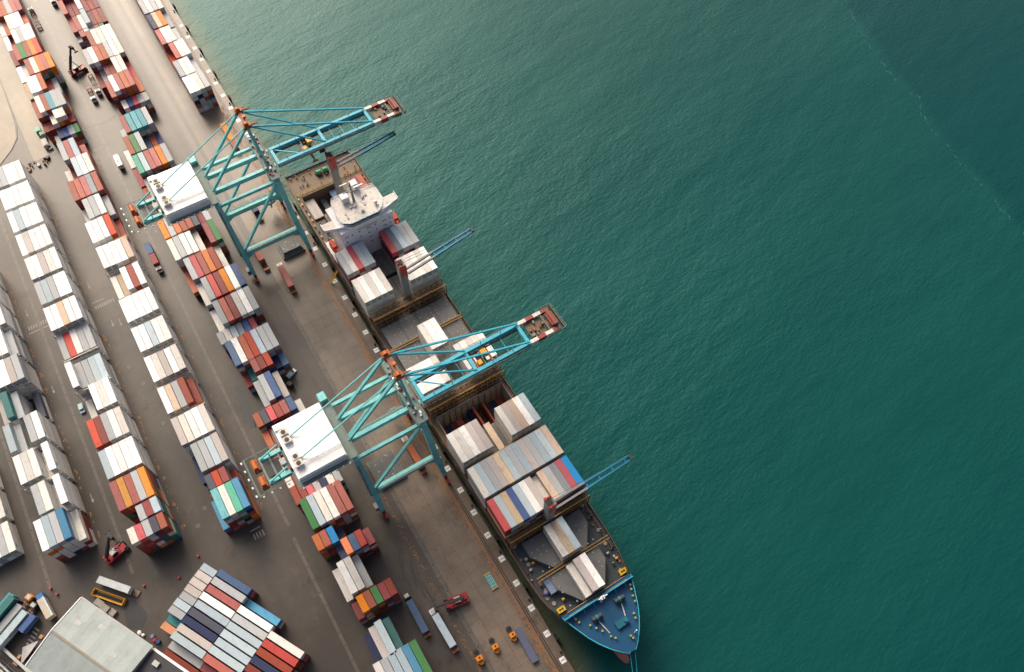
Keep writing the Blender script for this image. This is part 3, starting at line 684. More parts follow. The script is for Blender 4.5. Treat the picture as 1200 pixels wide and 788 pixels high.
# lashing frames
def lashing(u0, u1, zt, w0=38.2, w1=70.4, mat=M_LASH):
    g = MB(); u = (u0+u1)/2
    k = 0; w = w0
    while w <= w1+0.01:
        for uu in (u0, u1): g.box(uu-0.13,uu+0.13,w-0.13,w+0.13,DK,zt)
        w += (w1-w0)/13
    nz = int((zt-DK)//2.9)
    for z in [zt - 2.6*i for i in range(nz)]:
        for uu in (u0, u1): g.beam((uu,w0,z),(uu,w1,z),0.22,0.25)
    o = wb(g, 'lashing_bridge', mat, ship)
    g = MB(); w = w0
    mid = (u0+u1)/2; half = min(0.55, (u1-u0)/2-0.1)
    while w < w1-0.3:
        for k_ in range(4): g.box(mid-half,mid+half,w+0.1+0.57*k_,w+0.5+0.57*k_,zt-0.16,zt-0.06)
        for uu in (u0, u1): g.box(uu-0.35,uu+0.35,w+0.1,w+2.2,zt-2.75,zt-2.65)
        g.box(u0,u1,w-0.1,w+0.1,zt-0.4,zt-0.15); w += (w1-w0)/13
    tag(wb(g, 'catwalk', paint('catwalk_rust', (0.12,0.062,0.03), 0.5, 0.5), o), kind='stuff')
    g = MB()
    for uu in (u0, u1): rail(g, (uu,w0,zt),(uu,w1,zt),1.05,2.47,0.06)
    i = 0; w = w0
    while w < w1-0.5:
        for uu in (u0-0.2, u1+0.2): g.beam((uu,w,zt-2.6),(uu,w+1.2,zt-0.1),0.07); g.beam((uu,w+2.4,zt-2.6),(uu,w+1.2,zt-0.1),0.07)
        w += (w1-w0)/13
    tag(wb(g, 'handrail', M_LASHY, o), kind='stuff')
    g = MB(); random.seed(int(u0))
    for i in range(9):
        w = random.uniform(w0, w1); g.cbox(random.choice((u0,u1)), w, zt+0.6, 0.5, 0.4, 0.5)
    tag(wb(g, 'fire_box', M_RED, o), kind='stuff')
lashing(-171.6,-168.3,18.8); lashing(-125.8,-123.0,18.8); lashing(-67.6,-65.3,19.6); lashing(-96.0,-95.2,19.0); lashing(-188.5,-187.5,18.5,38.4,51); lashing(-188.5,-187.5,18.5,58,70.2)
for (u, w0, w1) in ((-155.5,38.4,70.2),(-51.2,40.4,69.4),(-249.0,39,70),(-36.6,43,66)):
    g = MB()
    for d in (-0.55, 0.55): rail(g, (u+d,w0,13.2 if u>-200 else DK),(u+d,w1,13.2 if u>-200 else DK),1.1,2.4,0.07)
    cw_ = wb(MB().box(u-0.5,u+0.5,w0,w1,(13.2 if u>-200 else DK)-0.1,(13.2 if u>-200 else DK)+0.02), 'cross_walkway', M_DARK, ship); tag(wb(g, 'handrail', M_LASHY, cw_), kind='stuff')
# bridge house
sup = wb(MB().box(-217.5,-202.6,43.0,65.8,DK,32.6), 'superstructure', M_SUPER, ship)
random.seed(4)
for z in (14.2, 17.2, 20.2, 23.2, 26.2, 29.2):
    for w in (44.6, 47.4, 50.6, 54.3, 57.8, 61.2, 64.2):
        if random.random() < 0.75:
            for d in ((0,) if random.random() < 0.5 else (0, 0.9)):
                wb(MB().box(-202.62,-202.52,w+d-0.27,w+d+0.27,z,z+0.6), 'window', M_GLASS, sup)
wtext('NO SMOKING', 1.35, M_RED, sup, (-202.55,54.4,30.9), (0,1,0), (0,0,1))
wing = wb(MB().prism([(-210.6,37.9),(-206.6,37.9),(-204.2,45.6),(-202.2,48.6),(-202.2,60.2),(-204.2,63.2),(-206.4,70.6),(-210.6,70.6)], 32.6, 33.0), 'bridge_deck', M_SUPER, ship)
wb(MB().box(-210.3,-207,38.3,43.0,33.0,33.1).box(-210.3,-206.8,65.4,70.2,33.0,33.1), 'wing_floor', M_ROOFD, wing)
fr = [(-210.6,37.9),(-206.6,37.9),(-204.2,45.6),(-202.2,48.6),(-202.2,60.2),(-204.2,63.2),(-206.4,70.6),(-210.6,70.6)]
g = MB()
for a, b in zip(fr, fr[1:]): g.beam((*a,33.6),(*b,33.6),0.16,1.3)
wb(g, 'wing_bulwark', M_SUPER, wing)
wh = [(-214.5,45.8),(-205.2,45.6),(-203.2,48.8),(-203.2,60.0),(-205.2,62.6),(-209.6,63.8),(-216.0,63.6),(-217.0,54),(-217,47)]
wb(MB().prism(wh, 33.0, 35.9), 'wheelhouse', M_SUPER, ship)
g = MB()
for a, b in zip(wh[:5], wh[1:5]):
    d = Vector((b[0]-a[0], b[1]-a[1], 0)); nrm = Vector((-d.y, d.x, 0)).normalized()*-1
    if nrm.x < 0: nrm = -nrm
    off = nrm*0.06; g.beam(Vector((*a,34.9))+off, Vector((*b,34.9))+off, 0.08, 0.95)
wb(g, 'window_band', M_GLASS, ship)
c = Vector((-210, 54.5)); ro = [tuple(c + (Vector(p)-c)*1.06) for p in wh]
mr = wb(MB().prism(ro, 35.9, 36.25), 'monkey_island', M_ROOFD, ship)
g = MB()
for a, b in zip(ro, ro[1:]+ro[:1]): rail(g, (*a,36.25),(*b,36.25),1.0,1.6,0.05)
wb(g, 'roof_rail', M_SUPER, mr)
eave = MB()
for a, b in zip(ro[:6], ro[1:6]): eave.beam((*a,36.1),(*b,36.1),0.5,0.5)
wb(eave, 'eave', paint('eave_green_white', (0.55,0.68,0.64), 0.2), mr)
g = MB().sph((-206.5,61.0,37.4),0.9).sph((-213.2,50.0,37.0),0.6); wb(g, 'radome', M_WHITE, mr)
random.seed(12)
g = MB()
for i in range(16): g.cbox(random.uniform(-213,-205), random.uniform(47.5,62), 36.25, random.uniform(.4,1.4), random.uniform(.4,1.2), random.uniform(.3,1.0))
wb(g, 'roof_locker', M_LGREY, mr)
mast = wb(MB().tube((-212.5,54.2,36.2),(-212.5,54.2,47.5),0.55,10,0.3), 'radar_mast', M_GREY, ship)
wb(MB().beam((-212.5,50.6,43),(-212.5,57.8,43),0.5,0.35).beam((-214.8,54.2,45),(-210,54.2,45),0.45,0.3).cbox(-212.5,54.2,43.2,2.6,2.6,0.25), 'yard_arm', M_GREY, mast)
wb(MB().cbox(-210.8,56.8,45.4,0.5,3.8,0.35).cbox(-213.6,51.9,46.2,0.4,3.2,0.3), 'radar_scanner', M_WHITE, mast)
wb(MB().box(-215.8,-212.8,49.6,52.6,36.3,39.4).box(-219.6,-216.8,55.8,58.6,36.0,40.0), 'mast_house', M_SUPER, ship)
fun = wb(MB().prism([(-224.0,51.6),(-219.0,51.4),(-217.9,52.4),(-217.9,57.0),(-219.0,58.0),(-224.0,57.6)], DK, 29), 'funnel', M_SUPER, ship)
[wb(MB().tube((x,y,29),(x,y,31.4),r),'exhaust_pipe', M_DARK, fun) for x,y,r in ((-220,53,0.6),(-220.4,56,0.5),(-222.6,54.4,0.8))]
wb(MB().box(-231.5,-218,44.5,49.3,DK,13), 'aft_house', M_DECKB, ship); wb(MB().box(-231.5,-218,59.3,64.8,DK,15), 'aft_house', M_ROOFD, ship)
for s, w in ((-1, 40.3), (1, 68.6)):
    lb = wb(MB().sph((-209.5, w, 18.4), (4.2, 1.5, 1.5), 12, 8), 'lifeboat', paint('lifeboat_orange', (0.55,0.07,0.02), 0.2), ship)
    wb(MB().box(-211.4,-207.8,w-0.9,w+0.9,19.2,20.4), 'canopy', MATS['lifeboat_orange'], lb)
    wb(MB().beam((-213,w,DK),(-213,w-s*0.4,20.5),0.35).beam((-206,w,DK),(-206,w-s*0.4,20.5),0.35), 'davit', M_SUPER, ship)
    wb(MB().box(-216,-203.5,w-1.9,w+1.9,14.6,14.9), 'boat_deck', M_SUPER, ship)
# deck cranes
def deckcrane(u, w, zt, tip_w, tip_z, z0=DK):
    p = wb(MB().beam((u,w,z0),(u,w,zt-9),3.0,2.8,2.6,2.4), 'deck_crane', M_GREY, ship)
    wb(MB().box(u-1.4,u+1.5,w-1.5,w+1.6,zt-9,zt-1.0), 'slewing_house', M_GREY, p)
    wb(MB().box(u-1.75,u-1.42,w-1.0,w+1.2,zt-6.5,zt).box(u+1.52,u+1.85,w-1.0,w+1.2,zt-6.5,zt).box(u-1.9,u+2.0,w-1.4,w-0.6,zt-1.5,zt+0.6), 'head_frame', paint('crane_head_red', (0.45,0.045,0.03), 0.35, 0.1), p)
    wb(MB().tube((u-1,w-1,zt+0.5),(u+1,w-1,zt+0.5),0.6).tube((u-1,w+0.2,zt+0.3),(u+1,w+0.2,zt+0.3),0.45), 'sheave', M_DARK, p)
    pv = Vector((u,w+1.8,zt-7)); tp = Vector((u,tip_w,tip_z)); md = pv + (tp-pv)*0.42
    j = MB(); 
    for d in (-1.1, 1.1): j.beam(pv+Vector((d,0,0)), md+Vector((d,0,0)), 0.75, 0.9)
    wb(j, 'jib', M_GREY, p)
    j = MB()
    for d in (-1.1, 1.1): j.beam(md+Vector((d,0,0)), tp+Vector((d*0.75,0,0)), 0.75, 0.9, 0.6, 0.6)
    for t in (0.02, 0.3, 0.6, 0.9): a = md+(tp-md)*t; j.beam(a+Vector((-1.1,0,0)), a+Vector((1.1,0,0)), 0.5, 0.4)
    wb(j, 'jib_end', M_JIB, p)
    wb(MB().cbox(tp.x,tp.y+0.4,tp.z-0.5,1.9,0.9,1.0), 'jib_head', M_DARK, p)
    j = MB()
    for d in (-0.6, 0.6): j.beam((u+d,w,zt+0.4), tp+Vector((d,0,0.5)), 0.09)
    wb(j, 'luffing_wire', M_DARK, p)
deckcrane(-173.2, 55.2, 40, 86.0, 39.0); deckcrane(-66.5, 54.2, 36, 86.4, 31.5); deckcrane(-234.4, 55.0, 42, 83.5, 38.5)
# aft deck gear
random.seed(31)
for w in (53.0, 56.2): 
    d = wb(MB().tube((-256.2,w-1.0,DK+1.3),(-256.2,w+1.0,DK+1.3),1.1,12), 'mooring_winch', M_GREEN, ship); wb(MB().box(-257.4,-255,w-1.3,w-1.1,DK,DK+1.9).box(-257.4,-255,w+1.1,w+1.3,DK,DK+1.9), 'winch_frame', M_DARK, d)
for i in range(30):
    u, w = random.uniform(-260.5,-250), random.uniform(40.0,69); b = wb(MB().tube((u,w,DK),(u,w,DK+0.9),0.26), 'bollard', M_YEL if i%2 else M_DARK, ship); wb(MB().tube((u,w,DK+0.9),(u,w,DK+1.05),0.36), 'bollard_cap', M_DARK if i%2 else M_ORANGE, b)
for i in range(13):
    u = -247 + i*3.4; wb(MB().cbox(u, 38.9+random.uniform(0,0.6), DK, 1.0, 0.5, 0.8), 'deck_locker', random.choice((M_YEL,M_DARK,M_LGREY)), ship)
for i in range(10):
    u = -246 + i*3.0; wb(MB().cbox(u, 69.5+random.uniform(-0.4,0), DK, 1.2, 0.6, 1.0), 'deck_locker', random.choice((M_YEL,M_DARK,M_DECKB)), ship)
for i in range(8):
    u, w = random.uniform(-231,-219), random.choice((41.4, 42.4)); wb(MB().cbox(u, w, DK, 1.4, 0.9, 1.2), 'deck_locker', random.choice((M_LGREY,M_DARK,M_DECKB)), ship)
# forward deck gear
wb(MB().box(-50.4,-45.2,42.0,44.4,DK,DK+2.5), 'deck_cabin', paint('cabin_blue_grey', (0.15,0.20,0.30), 0.3), ship)
wb(MB().sph((-46.8,41.0,DK+1.0),1.0), 'vent', paint('vent_violet', (0.16,0.14,0.26), 0.3), ship)
for (u, w) in ((-39.6,42.4),(-39.2,67.4)):
    y = wb(MB().cbox(u,w,DK,1.7,2.9,1.0), 'warning_board', paint('board_yellow', (0.55,0.36,0.015), 0.4), ship)
    wb(MB().cbox(u,w-0.6,DK+1.0,0.8,0.4,0.02).cbox(u,w,DK+1.0,0.4,1.1,0.021).cbox(u,w+0.6,DK+1.0,0.9,0.35,0.02), 'symbol', M_BLACK, y)
for (u, w) in ((-60,41.2),(-56,40.6),(-61,68.8),(-55,69.2),(-47,66.4),(-43,66.2),(-44,68.0),(-48,69.0),(-42,44.8),(-57.6,42.6)):
    b = wb(MB().cbox(u,w,DK,1.2,0.8,1.0), 'winch', random.choice((M_DARK,M_DECKB,M_LGREY,M_GREY)), ship); wb(MB().tube((u,w-0.5,DK+1.1),(u,w+0.5,DK+1.1),0.4), 'drum', random.choice((M_YEL,M_LGREY,M_DARK)), b)
random.seed(61)
for s_i in (-1, 1):
    for k_ in range(11):
        u = -66 + k_*2.6; y = WCN + s_i*(hbw(u)-random.uniform(1.0, 3.4))
        q_ = random.choice((0, 1, 2))
        if q_ == 0: wb(MB().tube((u,y,DK),(u,y,DK+1.3),0.3,8,0.22), 'vent_post', random.choice((M_LGREY, M_DECKB, M_YEL)), ship)
        elif q_ == 1: wb(MB().cbox(u,y,DK,random.uniform(.7,1.5),random.uniform(.6,1.1),random.uniform(.5,1.1)), 'deck_locker', random.choice((M_DECKB, M_LGREY, M_DARK, M_LASH)), ship)
        else: wb(MB().tube((u,y,DK),(u,y,DK+0.35),0.7,12), 'rope_coil', paint('rope_fibre', (0.30,0.24,0.15), 0.5), ship)
    wb(MB().tube((-66, WCN+s_i*15.2, DK+0.4), (-47, WCN+s_i*14.6, DK+0.4), 0.16, 6), 'deck_pipe', M_DECKB, ship)
# forecastle gear
for (u, w, r) in ((-30.6,50.4,0.15),(-31.6,60.0,-0.5)):
    wl_ = wb(MB().cbox(u,w,FC,2.2,3.4,0.8), 'windlass', paint('windlass_teal', (0.01,0.13,0.18), 0.4), ship)
    wb(MB().tube((u,w-1.8,FC+1.4),(u,w+1.8,FC+1.4),0.85,12), 'drum', M_DARK, wl_); wb(MB().tube((u,w-0.3,FC+1.4),(u,w+0.3,FC+1.4),1.1,12), 'gear', MATS['windlass_teal'], wl_)
    wb(MB().beam((u+1.2,w,FC+0.5),(u+6.0,w+(54.3-w)*0.25,FC+0.2),0.35,0.3), 'anchor_chain', M_LGREY, wl_)
for (u, w) in ((-34.0,44.2),(-32.6,44.6),(-30,47.2),(-28.2,48.4),(-26.4,49.6),(-23.6,51.0),(-22.4,52.0),(-33.8,66.0),(-32.4,65.4),(-30.4,64.6),(-28.6,64.2),(-25.6,61.6),(-24.2,61.2),(-20.4,56.6),(-19.4,56.9)):
    b = wb(MB().tube((u,w,FC),(u,w,FC+0.8),0.28), 'bollard', paint('bollard_olive', (0.30,0.29,0.08), 0.5), ship); wb(MB().tube((u,w,FC+0.8),(u,w,FC+0.95),0.38), 'bollard_cap', MATS['bollard_olive'], b)
fm = wb(MB().tube((-34.4,54.6,FC),(-34.4,54.6,FC+9),0.4,8,0.25), 'foremast', M_WHITE, ship); wb(MB().beam((-34.4,52.8,FC+7),(-34.4,56.4,FC+7),0.3).cbox(-34.4,54.6,FC+6,1.2,1.2,0.2), 'crosstree', M_WHITE, fm)
wb(MB().tube((-20.5,58.4,FC),(-20.5,58.4,FC+5),0.22,8), 'jackstaff', M_WHITE, ship)
h = wb(MB().cbox(-25.2,56.6,FC,2.4,4.6,1.1), 'hatch_house', paint('windlass_teal2', (0.008,0.10,0.15), 0.4), ship); wb(MB().tube((-25.2,58,FC+1.1),(-25.2,58,FC+1.9),0.7), 'vent', MATS['windlass_teal'], h)
for a in ((-16.6,53.6),(-16.6,55.6)):
    r_ = MB().tube((a[0],a[1],FC+0.8),(14,40.0,0.4),0.09,6)
    tag(r_.build('mooring_rope', M_BLUEL), ('left' if a[1] < 54.5 else 'right') + ' one of two thin teal mooring ropes running from the bow', 'rope', 'ropes from the bow')
gw = thing('gangway', 'yellow gangway bridging quay edge and ship beside the bridge front', 'gangway', (-206.5, 36.0, 0))
g = MB(); g.beam((0,-2.6,0.4),(0,4.2,9.6),1.0,0.15); g.build('walkway', M_YEL, gw)
g = MB()
for d in (-0.5, 0.5): g.beam((d,-2.6,1.5),(d,4.2,10.7),0.1)
g.build('handrail', M_YEL, gw)

# ================================================================= SHIP TO SHORE CRANES
def sts(uc, trolley_w, label, group):
    c = thing('gantry_crane', label, 'crane', (uc, 20, 0), 0, group)
    P = lambda mb, nm, mt, par=c: wb(mb, nm, mt, par)
    ZG = 44.6
    seaB, seaT, lanB, lanT = 33.0, 31.0, 7.1, 6.3
    for s in (-1, 1):
        for (wb_, wt_) in ((seaB, seaT), (lanB, lanT)):
            g = MB().beam((uc+s*15.6,wb_,2.6),(uc+s*11.4,wb_+(wt_-wb_)*0.2,12.4),1.3,1.5,2.4,3.2)
            g.beam((uc+s*11.4,wb_+(wt_-wb_)*0.2,11.6),(uc+s*10.6,wt_,ZG),2.3,2.3,1.9,1.9)
            leg = P(g, 'leg', M_TEAL)
            g = MB().box(uc+s*15.6-3.4,uc+s*15.6+3.4,wb_-0.45,wb_+0.45,0.9,2.0).box(uc+s*15.6-1.0,uc+s*15.6+1.0,wb_-0.6,wb_+0.6,1.9,3.0)
            bg_ = P(g, 'bogie', M_RED)
            for k in (-2.8,-1.6,1.6,2.8): wb(MB().tube((uc+s*15.6+k,wb_-0.3,0.5),(uc+s*15.6+k,wb_+0.3,0.5),0.5,10), 'wheel', M_DARK, bg_)
        x = uc+s*11.3
        pb_ = P(MB().beam((x,lanB+0.4,13.0),(x,seaB-0.6,13.0),1.8 if s > 0 else 2.6,2.4), 'portal_beam', M_TEAL)
        for (wa, wc_) in ((lanB+0.3,lanB+4.6),(seaB-0.5,seaB-4.8)): wb(MB().beam((x,wa,9.6),(x,wc_,12.6),1.1,1.7), 'gusset', M_TEAL, pb_)
        g = MB(); rail(g,(x+s*0.9,lanB+1,14.2),(x+s*0.9,seaB-1,14.2),1.1,2.5,0.05); g.box(x+s*0.75-0.4,x+s*0.75+0.4,lanB+1,seaB-1,14.22,14.3); P(g, 'portal_walkway', M_TEALD)
        P(MB().beam((uc+s*10.7,lanT,ZG-0.6),(uc+s*10.7,seaT,ZG-0.6),1.1,1.4), 'cross_beam', M_TEAL)
        P(MB().beam((uc+s*10.7,seaT-0.4,ZG-1.4),(uc+s*11.3,lanB+0.6,14.2),1.0,1.0), 'diagonal_brace', M_TEAL)
        gx = uc+s*4.3
        P(MB().box(gx-0.7,gx+0.7,-20.5,33.6,ZG-0.4,ZG+1.6), 'main_girder', M_TEAL)
        P(MB().box(gx-s*1.25-0.3,gx-s*1.25+0.3,34.4,77,ZG-0.3,ZG+0.1), 'trolley_rail', paint('rail_rust', (0.13,0.075,0.05), 0.6, 0.4, scale=1.0))
        g = MB(); [g.beam((gx-s*0.6,35.5+2.1*k_,ZG+0.9),(gx-s*1.5,35.5+2.1*k_,ZG-0.1),0.14) for k_ in range(20)]; P(g, 'rail_bracket', M_TEALD)
        bm_ = P(MB().box(gx-0.6,gx+0.6,34.4,77.2,ZG-0.5,ZG+1.6), 'boom_girder', M_BOOM)
        if s > 0: wtext('APM TERMINALS', 2.05, M_DARK, bm_, (gx+0.63,66.5,ZG+0.5), (0,1,0), (0,0,1))
        for i in range(4):
            P(MB().box(gx-0.7,gx+0.7,77.25+3.1*i,77.2+3.1*(i+1),ZG-0.5,ZG+1.55), 'boom_tip_panel', (paint('tip_white', (0.62,0.60,0.55), 0.7, 0.3, scale=1.0), paint('warning_red', (0.27,0.055,0.04), 0.6, 0.4, scale=1.0), MATS.get('tip_white'), paint('tip_rust', (0.22,0.07,0.05), 0.7, 0.6, scale=1.0))[i])
        # mast and stays
        P(MB().beam((gx,seaT-0.4,ZG+1.4),(gx,28.8,69.6),1.0,1.2,0.7,0.8), 'mast_leg', M_TEAL)
        P(MB().beam((gx,28.2,69.4),(gx,7.2,ZG+1.4),0.95,0.95), 'mast_backleg', M_TEAL)
        P(MB().beam((gx,28.0,69.8),(gx,-9.6,ZG+5.8),0.36,0.36), 'backstay', M_TEAL)
        for (ww, th) in ((55.6,0.55),(76.6,0.6)): P(MB().beam((gx,29.4,69.4),(gx,ww,ZG+2.2),th,th), 'forestay', M_BOOM)
        g = MB(); rail(g,(gx+s*1.3,35,ZG+0.4),(gx+s*1.3,77,ZG+0.4),1.1,2.6,0.05); g.box(gx+s*0.78,gx+s*1.35,35,77,ZG+0.3,ZG+0.4)
        P(g, 'boom_walkway', M_TEALD)
        for ww in (39, 46, 62, 70): P(MB().beam((gx,ww,ZG+1.5),(gx-s*0.2,ww,ZG+3.4),0.2), 'lamp_post', M_BOOM)
    for ww in (35.0, 55.6, 76.6): P(MB().box(uc-3.55,uc+3.55,ww-0.6,ww+0.6,ZG+0.1,ZG+1.5), 'boom_tie', M_BOOM)
    P(MB().beam((uc-3.5,36,ZG+1.0),(uc+3.5,44.5,ZG+1.0),0.4), 'boom_bracing', M_BOOM)
    for ww in (47, 51, 60, 64.5, 69): P(MB().beam((uc-3.5,ww,ZG+0.6),(uc+3.5,ww,ZG+0.6),0.16), 'cross_tie', M_BOOM)
    g = MB(); g.box(uc-5.6,uc+5.6,90.8,91.2,ZG,ZG+1.4).box(uc-5.2,uc+5.2,85.5,86.2,ZG+0.1,ZG+1.2).box(uc-3.6,uc+3.6,79,85,ZG+0.2,ZG+0.35)
    P(g, 'boom_end_frame', M_DECKB)
    P(MB().box(uc-2.6,uc+2.6,87.2,89.8,ZG+0.3,ZG+2.0).tube((uc-3.2,88.5,ZG+2.2),(uc+3.2,88.5,ZG+2.2),0.8,10), 'boom_sheaves', paint('sheave_rust', (0.26,0.07,0.05), 0.5, 0.3))
    g = MB(); rail(g,(uc-5.6,91.4,ZG+1),(uc+5.6,91.4,ZG+1),1.1,1.8,0.05); rail(g,(uc-5.6,85,ZG+1),(uc-5.6,91.4,ZG+1),1.1,1.8,0.05); rail(g,(uc+5.6,85,ZG+1),(uc+5.6,91.4,ZG+1),1.1,1.8,0.05); P(g, 'end_rail', M_TEALD)
    random.seed(int(-uc)+5)
    for k_ in range(14):
        P(MB().cbox(uc+random.uniform(-3.2,3.2), random.uniform(79,90), ZG+0.35, random.uniform(.5,1.6), random.uniform(.5,1.6), random.uniform(.3,1.3)), 'tip_machinery', random.choice((MATS['sheave_rust'], M_ORANGE, M_DECKB, M_TEALD, M_DARK)))
    # upper side beams and platforms
    for (ww, u0, u1, wd) in ((seaT-0.2, uc-16.5, uc+11.6, 1.7), (lanT-0.2, uc-14.8, uc+10.9, 1.5)):
        P(MB().box(u0+1.5,u1-0.2,ww-wd/2,ww+wd/2,ZG-1.6,ZG-0.45), 'side_beam', M_TEAL)
        hw_ = 2.1 if ww > 20 else 1.5; g = MB().box(u0,u1,ww-hw_,ww+hw_,ZG+1.7,ZG+1.82); rail(g,(u0,ww-hw_,ZG+1.8),(u1,ww-hw_,ZG+1.8),1.1,2.0,0.07); rail(g,(u0,ww+hw_,ZG+1.8),(u1,ww+hw_,ZG+1.8),1.1,2.0,0.07)
        P(g, 'platform', M_TEALD)
    random.seed(int(-uc))
    for i in range(26):
        u = uc-15.6+i*1.0; P(MB().cbox(u, seaT-0.2+random.uniform(-1.6,1.6), ZG+1.82, random.uniform(.5,1.3), random.uniform(.5,1.1), random.uniform(.4,1.4)), 'platform_locker', random.choice((M_LGREY,M_TEALD,M_WHITE,M_RED,M_GREY)))
    for u_, m_ in ((uc-13.5, M_TEAL),): P(MB().box(u_-1.6,u_+1.6,lanT-1.4,lanT+1.1,ZG+1.9,ZG+3.6), 'electrical_cabin', m_)
    # mast head
    for s in (-1, 1):
        hd = P(MB().box(uc+s*4.3-1.1,uc+s*4.3+1.1,27.4,30.2,69.2,70.8), 'mast_head', M_ORANGE)
        wb(MB().beam((uc+s*4.3,29.6,70.2),(uc+s*4.3,33.0,69.4),0.9,0.7,0.2,0.3), 'forestay_lug', M_ORANGE, hd)
        wb(MB().tube((uc+s*4.3-0.6,28.6,71),(uc+s*4.3+0.6,28.6,71),0.9,10), 'sheave', paint('sheave_orange', (0.50,0.14,0.03), 0.4, 0.2), hd)
    P(MB().box(uc-3.2,uc+3.2,28.2,29.4,69.4,70.4), 'mast_tie', M_ORANGE)
    P(MB().beam((uc-4.3,30.2,55.5),(uc+4.3,30.2,55.5),0.6,0.8), 'mast_strut', M_TEAL)
    P(MB().cbox(uc+0.4,29.4,70.4,1.1,1.1,1.0), 'hoist_motor', MATS['sheave_orange'])
    # machinery house
    ho = P(MB().box(uc-10.4,uc+10.2,-12.0,4.2,ZG+1.65,ZG+5.9), 'machinery_house', M_HOUSE2)
    wb(MB().box(uc-10.6,uc+6.4,-12.2,4.4,ZG+5.9,ZG+6.15), 'roof', M_HOUSE, ho)
    wb(MB().quad((uc+6.4,-12.2,ZG+6.12),(uc+10.5,-12.2,ZG+5.3),(uc+10.5,4.4,ZG+5.3),(uc+6.4,4.4,ZG+6.12)).box(uc+10.42,uc+10.5,-12.2,4.4,ZG+5.0,ZG+5.3), 'roof_slope', M_HOUSE, ho)
    g = MB(); rail(g,(uc+6.5,-11.9,ZG+6.12),(uc+6.5,4.1,ZG+6.12),0.9,2.0,0.04); wb(g, 'roof_rail', M_LGREY, ho)
    wb(MB().box(uc-10.35,uc-8.2,-12.05,-9.4,ZG+6.15,ZG+6.8), 'roof_hatch', M_HOUSE, ho)
    for k, y in ((-6.2,0),(-3.2,0),(3.4,0),(6.0,0)):
        a = wb(MB().cbox(uc+k,-9.8,ZG+6.15,2.2,2.6,1.5), 'air_conditioner', paint('unit_beige', (0.58,0.53,0.45), 0.4), ho); wb(MB().tube((uc+k,-9.8,ZG+7.65),(uc+k,-9.8,ZG+7.8),0.75,12), 'fan', M_DARK, a)
    g = MB().box(uc-11.6,uc+11.6,-13.2,5.4,ZG+1.45,ZG+1.6); rail(g,(uc+11.5,-13,ZG+1.6),(uc+11.5,5.2,ZG+1.6),1.1,2,0.05); rail(g,(uc-11.5,-13,ZG+1.6),(uc-11.5,5.2,ZG+1.6),1.1,2,0.05); P(g, 'house_walkway', M_TEALD)
    for k in range(8): P(MB().cbox(uc+12.0,-12+2.3*k,ZG+1.6,0.5,0.6,0.6), 'floodlight', M_WHITE)
    # tail
    for ww in (-14.5,-17.5,-20.5): P(MB().box(uc-5,uc+5,ww-0.3,ww+0.3,ZG+0.2,ZG+1.4), 'tail_tie', M_TEALD)
    for s in (-1, 1):
        P(MB().beam((uc+s*4.3,-13.5,ZG+5.5),(uc+s*4.3,-20.3,ZG+1.6),0.5).beam((uc+s*4.3,-17,ZG+1.6),(uc+s*4.3,-17,ZG+3.4),0.4), 'tail_strut', M_TEAL)
        d = P(MB().box(uc+s*3.2-2.0,uc+s*3.2+2.0,-23.4,-21.2,ZG-0.6,ZG+1.8), 'counterweight', M_ORANGE); wb(MB().tube((uc+s*3.2-1.6,-22.4,ZG+2.2),(uc+s*3.2+1.6,-22.4,ZG+2.2),0.8,10), 'sheave', MATS['sheave_orange'], d)
    P(MB().box(uc-2.6,uc+2.6,-19.6,-15.2,ZG-0.2,ZG+1.0), 'tail_ballast', M_DARK)
    g = MB().box(uc-7.2,uc+7.2,-25.4,-24.8,ZG+0.3,ZG+0.4); 
    for (a, b) in (((-7,-25.2),(7,-25.2)),((-7,-25.2),(-7,-14)),((7,-25.2),(7,-14))): rail(g,(uc+a[0],a[1],ZG+0.4),(uc+b[0],b[1],ZG+0.4),1.1,2,0.06)
    P(g, 'tail_walkway', M_TEALD)
    for k in range(5): P(MB().cbox(uc-6.5+3.2*k,-26.0,ZG+0.4,0.7,0.5,0.6), 'floodlight', M_WHITE)
    for k in range(4): P(MB().cbox(uc+7.6,-24+2.8*k,ZG+0.4,0.5,0.6,0.6), 'floodlight', M_WHITE)
    P(MB().box(uc-0.5,uc+1.8,-15,-13.2,ZG+1.5,ZG+3.2), 'tail_cabin', M_LGREY)
    # trolley
    tr = P(MB().box(uc-4.6,uc+4.6,trolley_w-3.2,trolley_w-2.6,ZG-0.9,ZG-0.1).box(uc-4.6,uc+4.6,trolley_w+2.6,trolley_w+3.2,ZG-0.9,ZG-0.1).box(uc-3.4,uc-2.8,trolley_w-2.6,trolley_w+2.6,ZG-0.9,ZG-0.1).box(uc+2.8,uc+3.4,trolley_w-2.6,trolley_w+2.6,ZG-0.9,ZG-0.1), 'trolley', M_ORANGE)
    wb(MB().cbox(uc-1.2,trolley_w+1.4,ZG-0.9,2.4,2.2,2.0).cbox(uc+1.4,trolley_w-1.6,ZG-0.9,1.8,1.6,1.5), 'hoist_drive', M_YEL, tr)
    wb(MB().box(uc+1.0,uc+3.2,trolley_w+3.4,trolley_w+5.8,ZG-4.2,ZG-1.4), 'operator_cab', M_GLASS, tr)
    wb(MB().cbox(uc-0.2,trolley_w-0.2,ZG-1.8,4.8,3.0,0.8), 'hoist_frame', M_DARK, tr)
    g = MB()
    for (a, b) in ((-4.5,-0.9),(4.5,-0.9),(-4.5,0.9),(4.5,0.9)): g.beam((uc+a*0.5,trolley_w+b,ZG-1.5),(uc+a,trolley_w+b,41.0),0.07)
    wb(g, 'hoist_rope', M_DARK, tr)
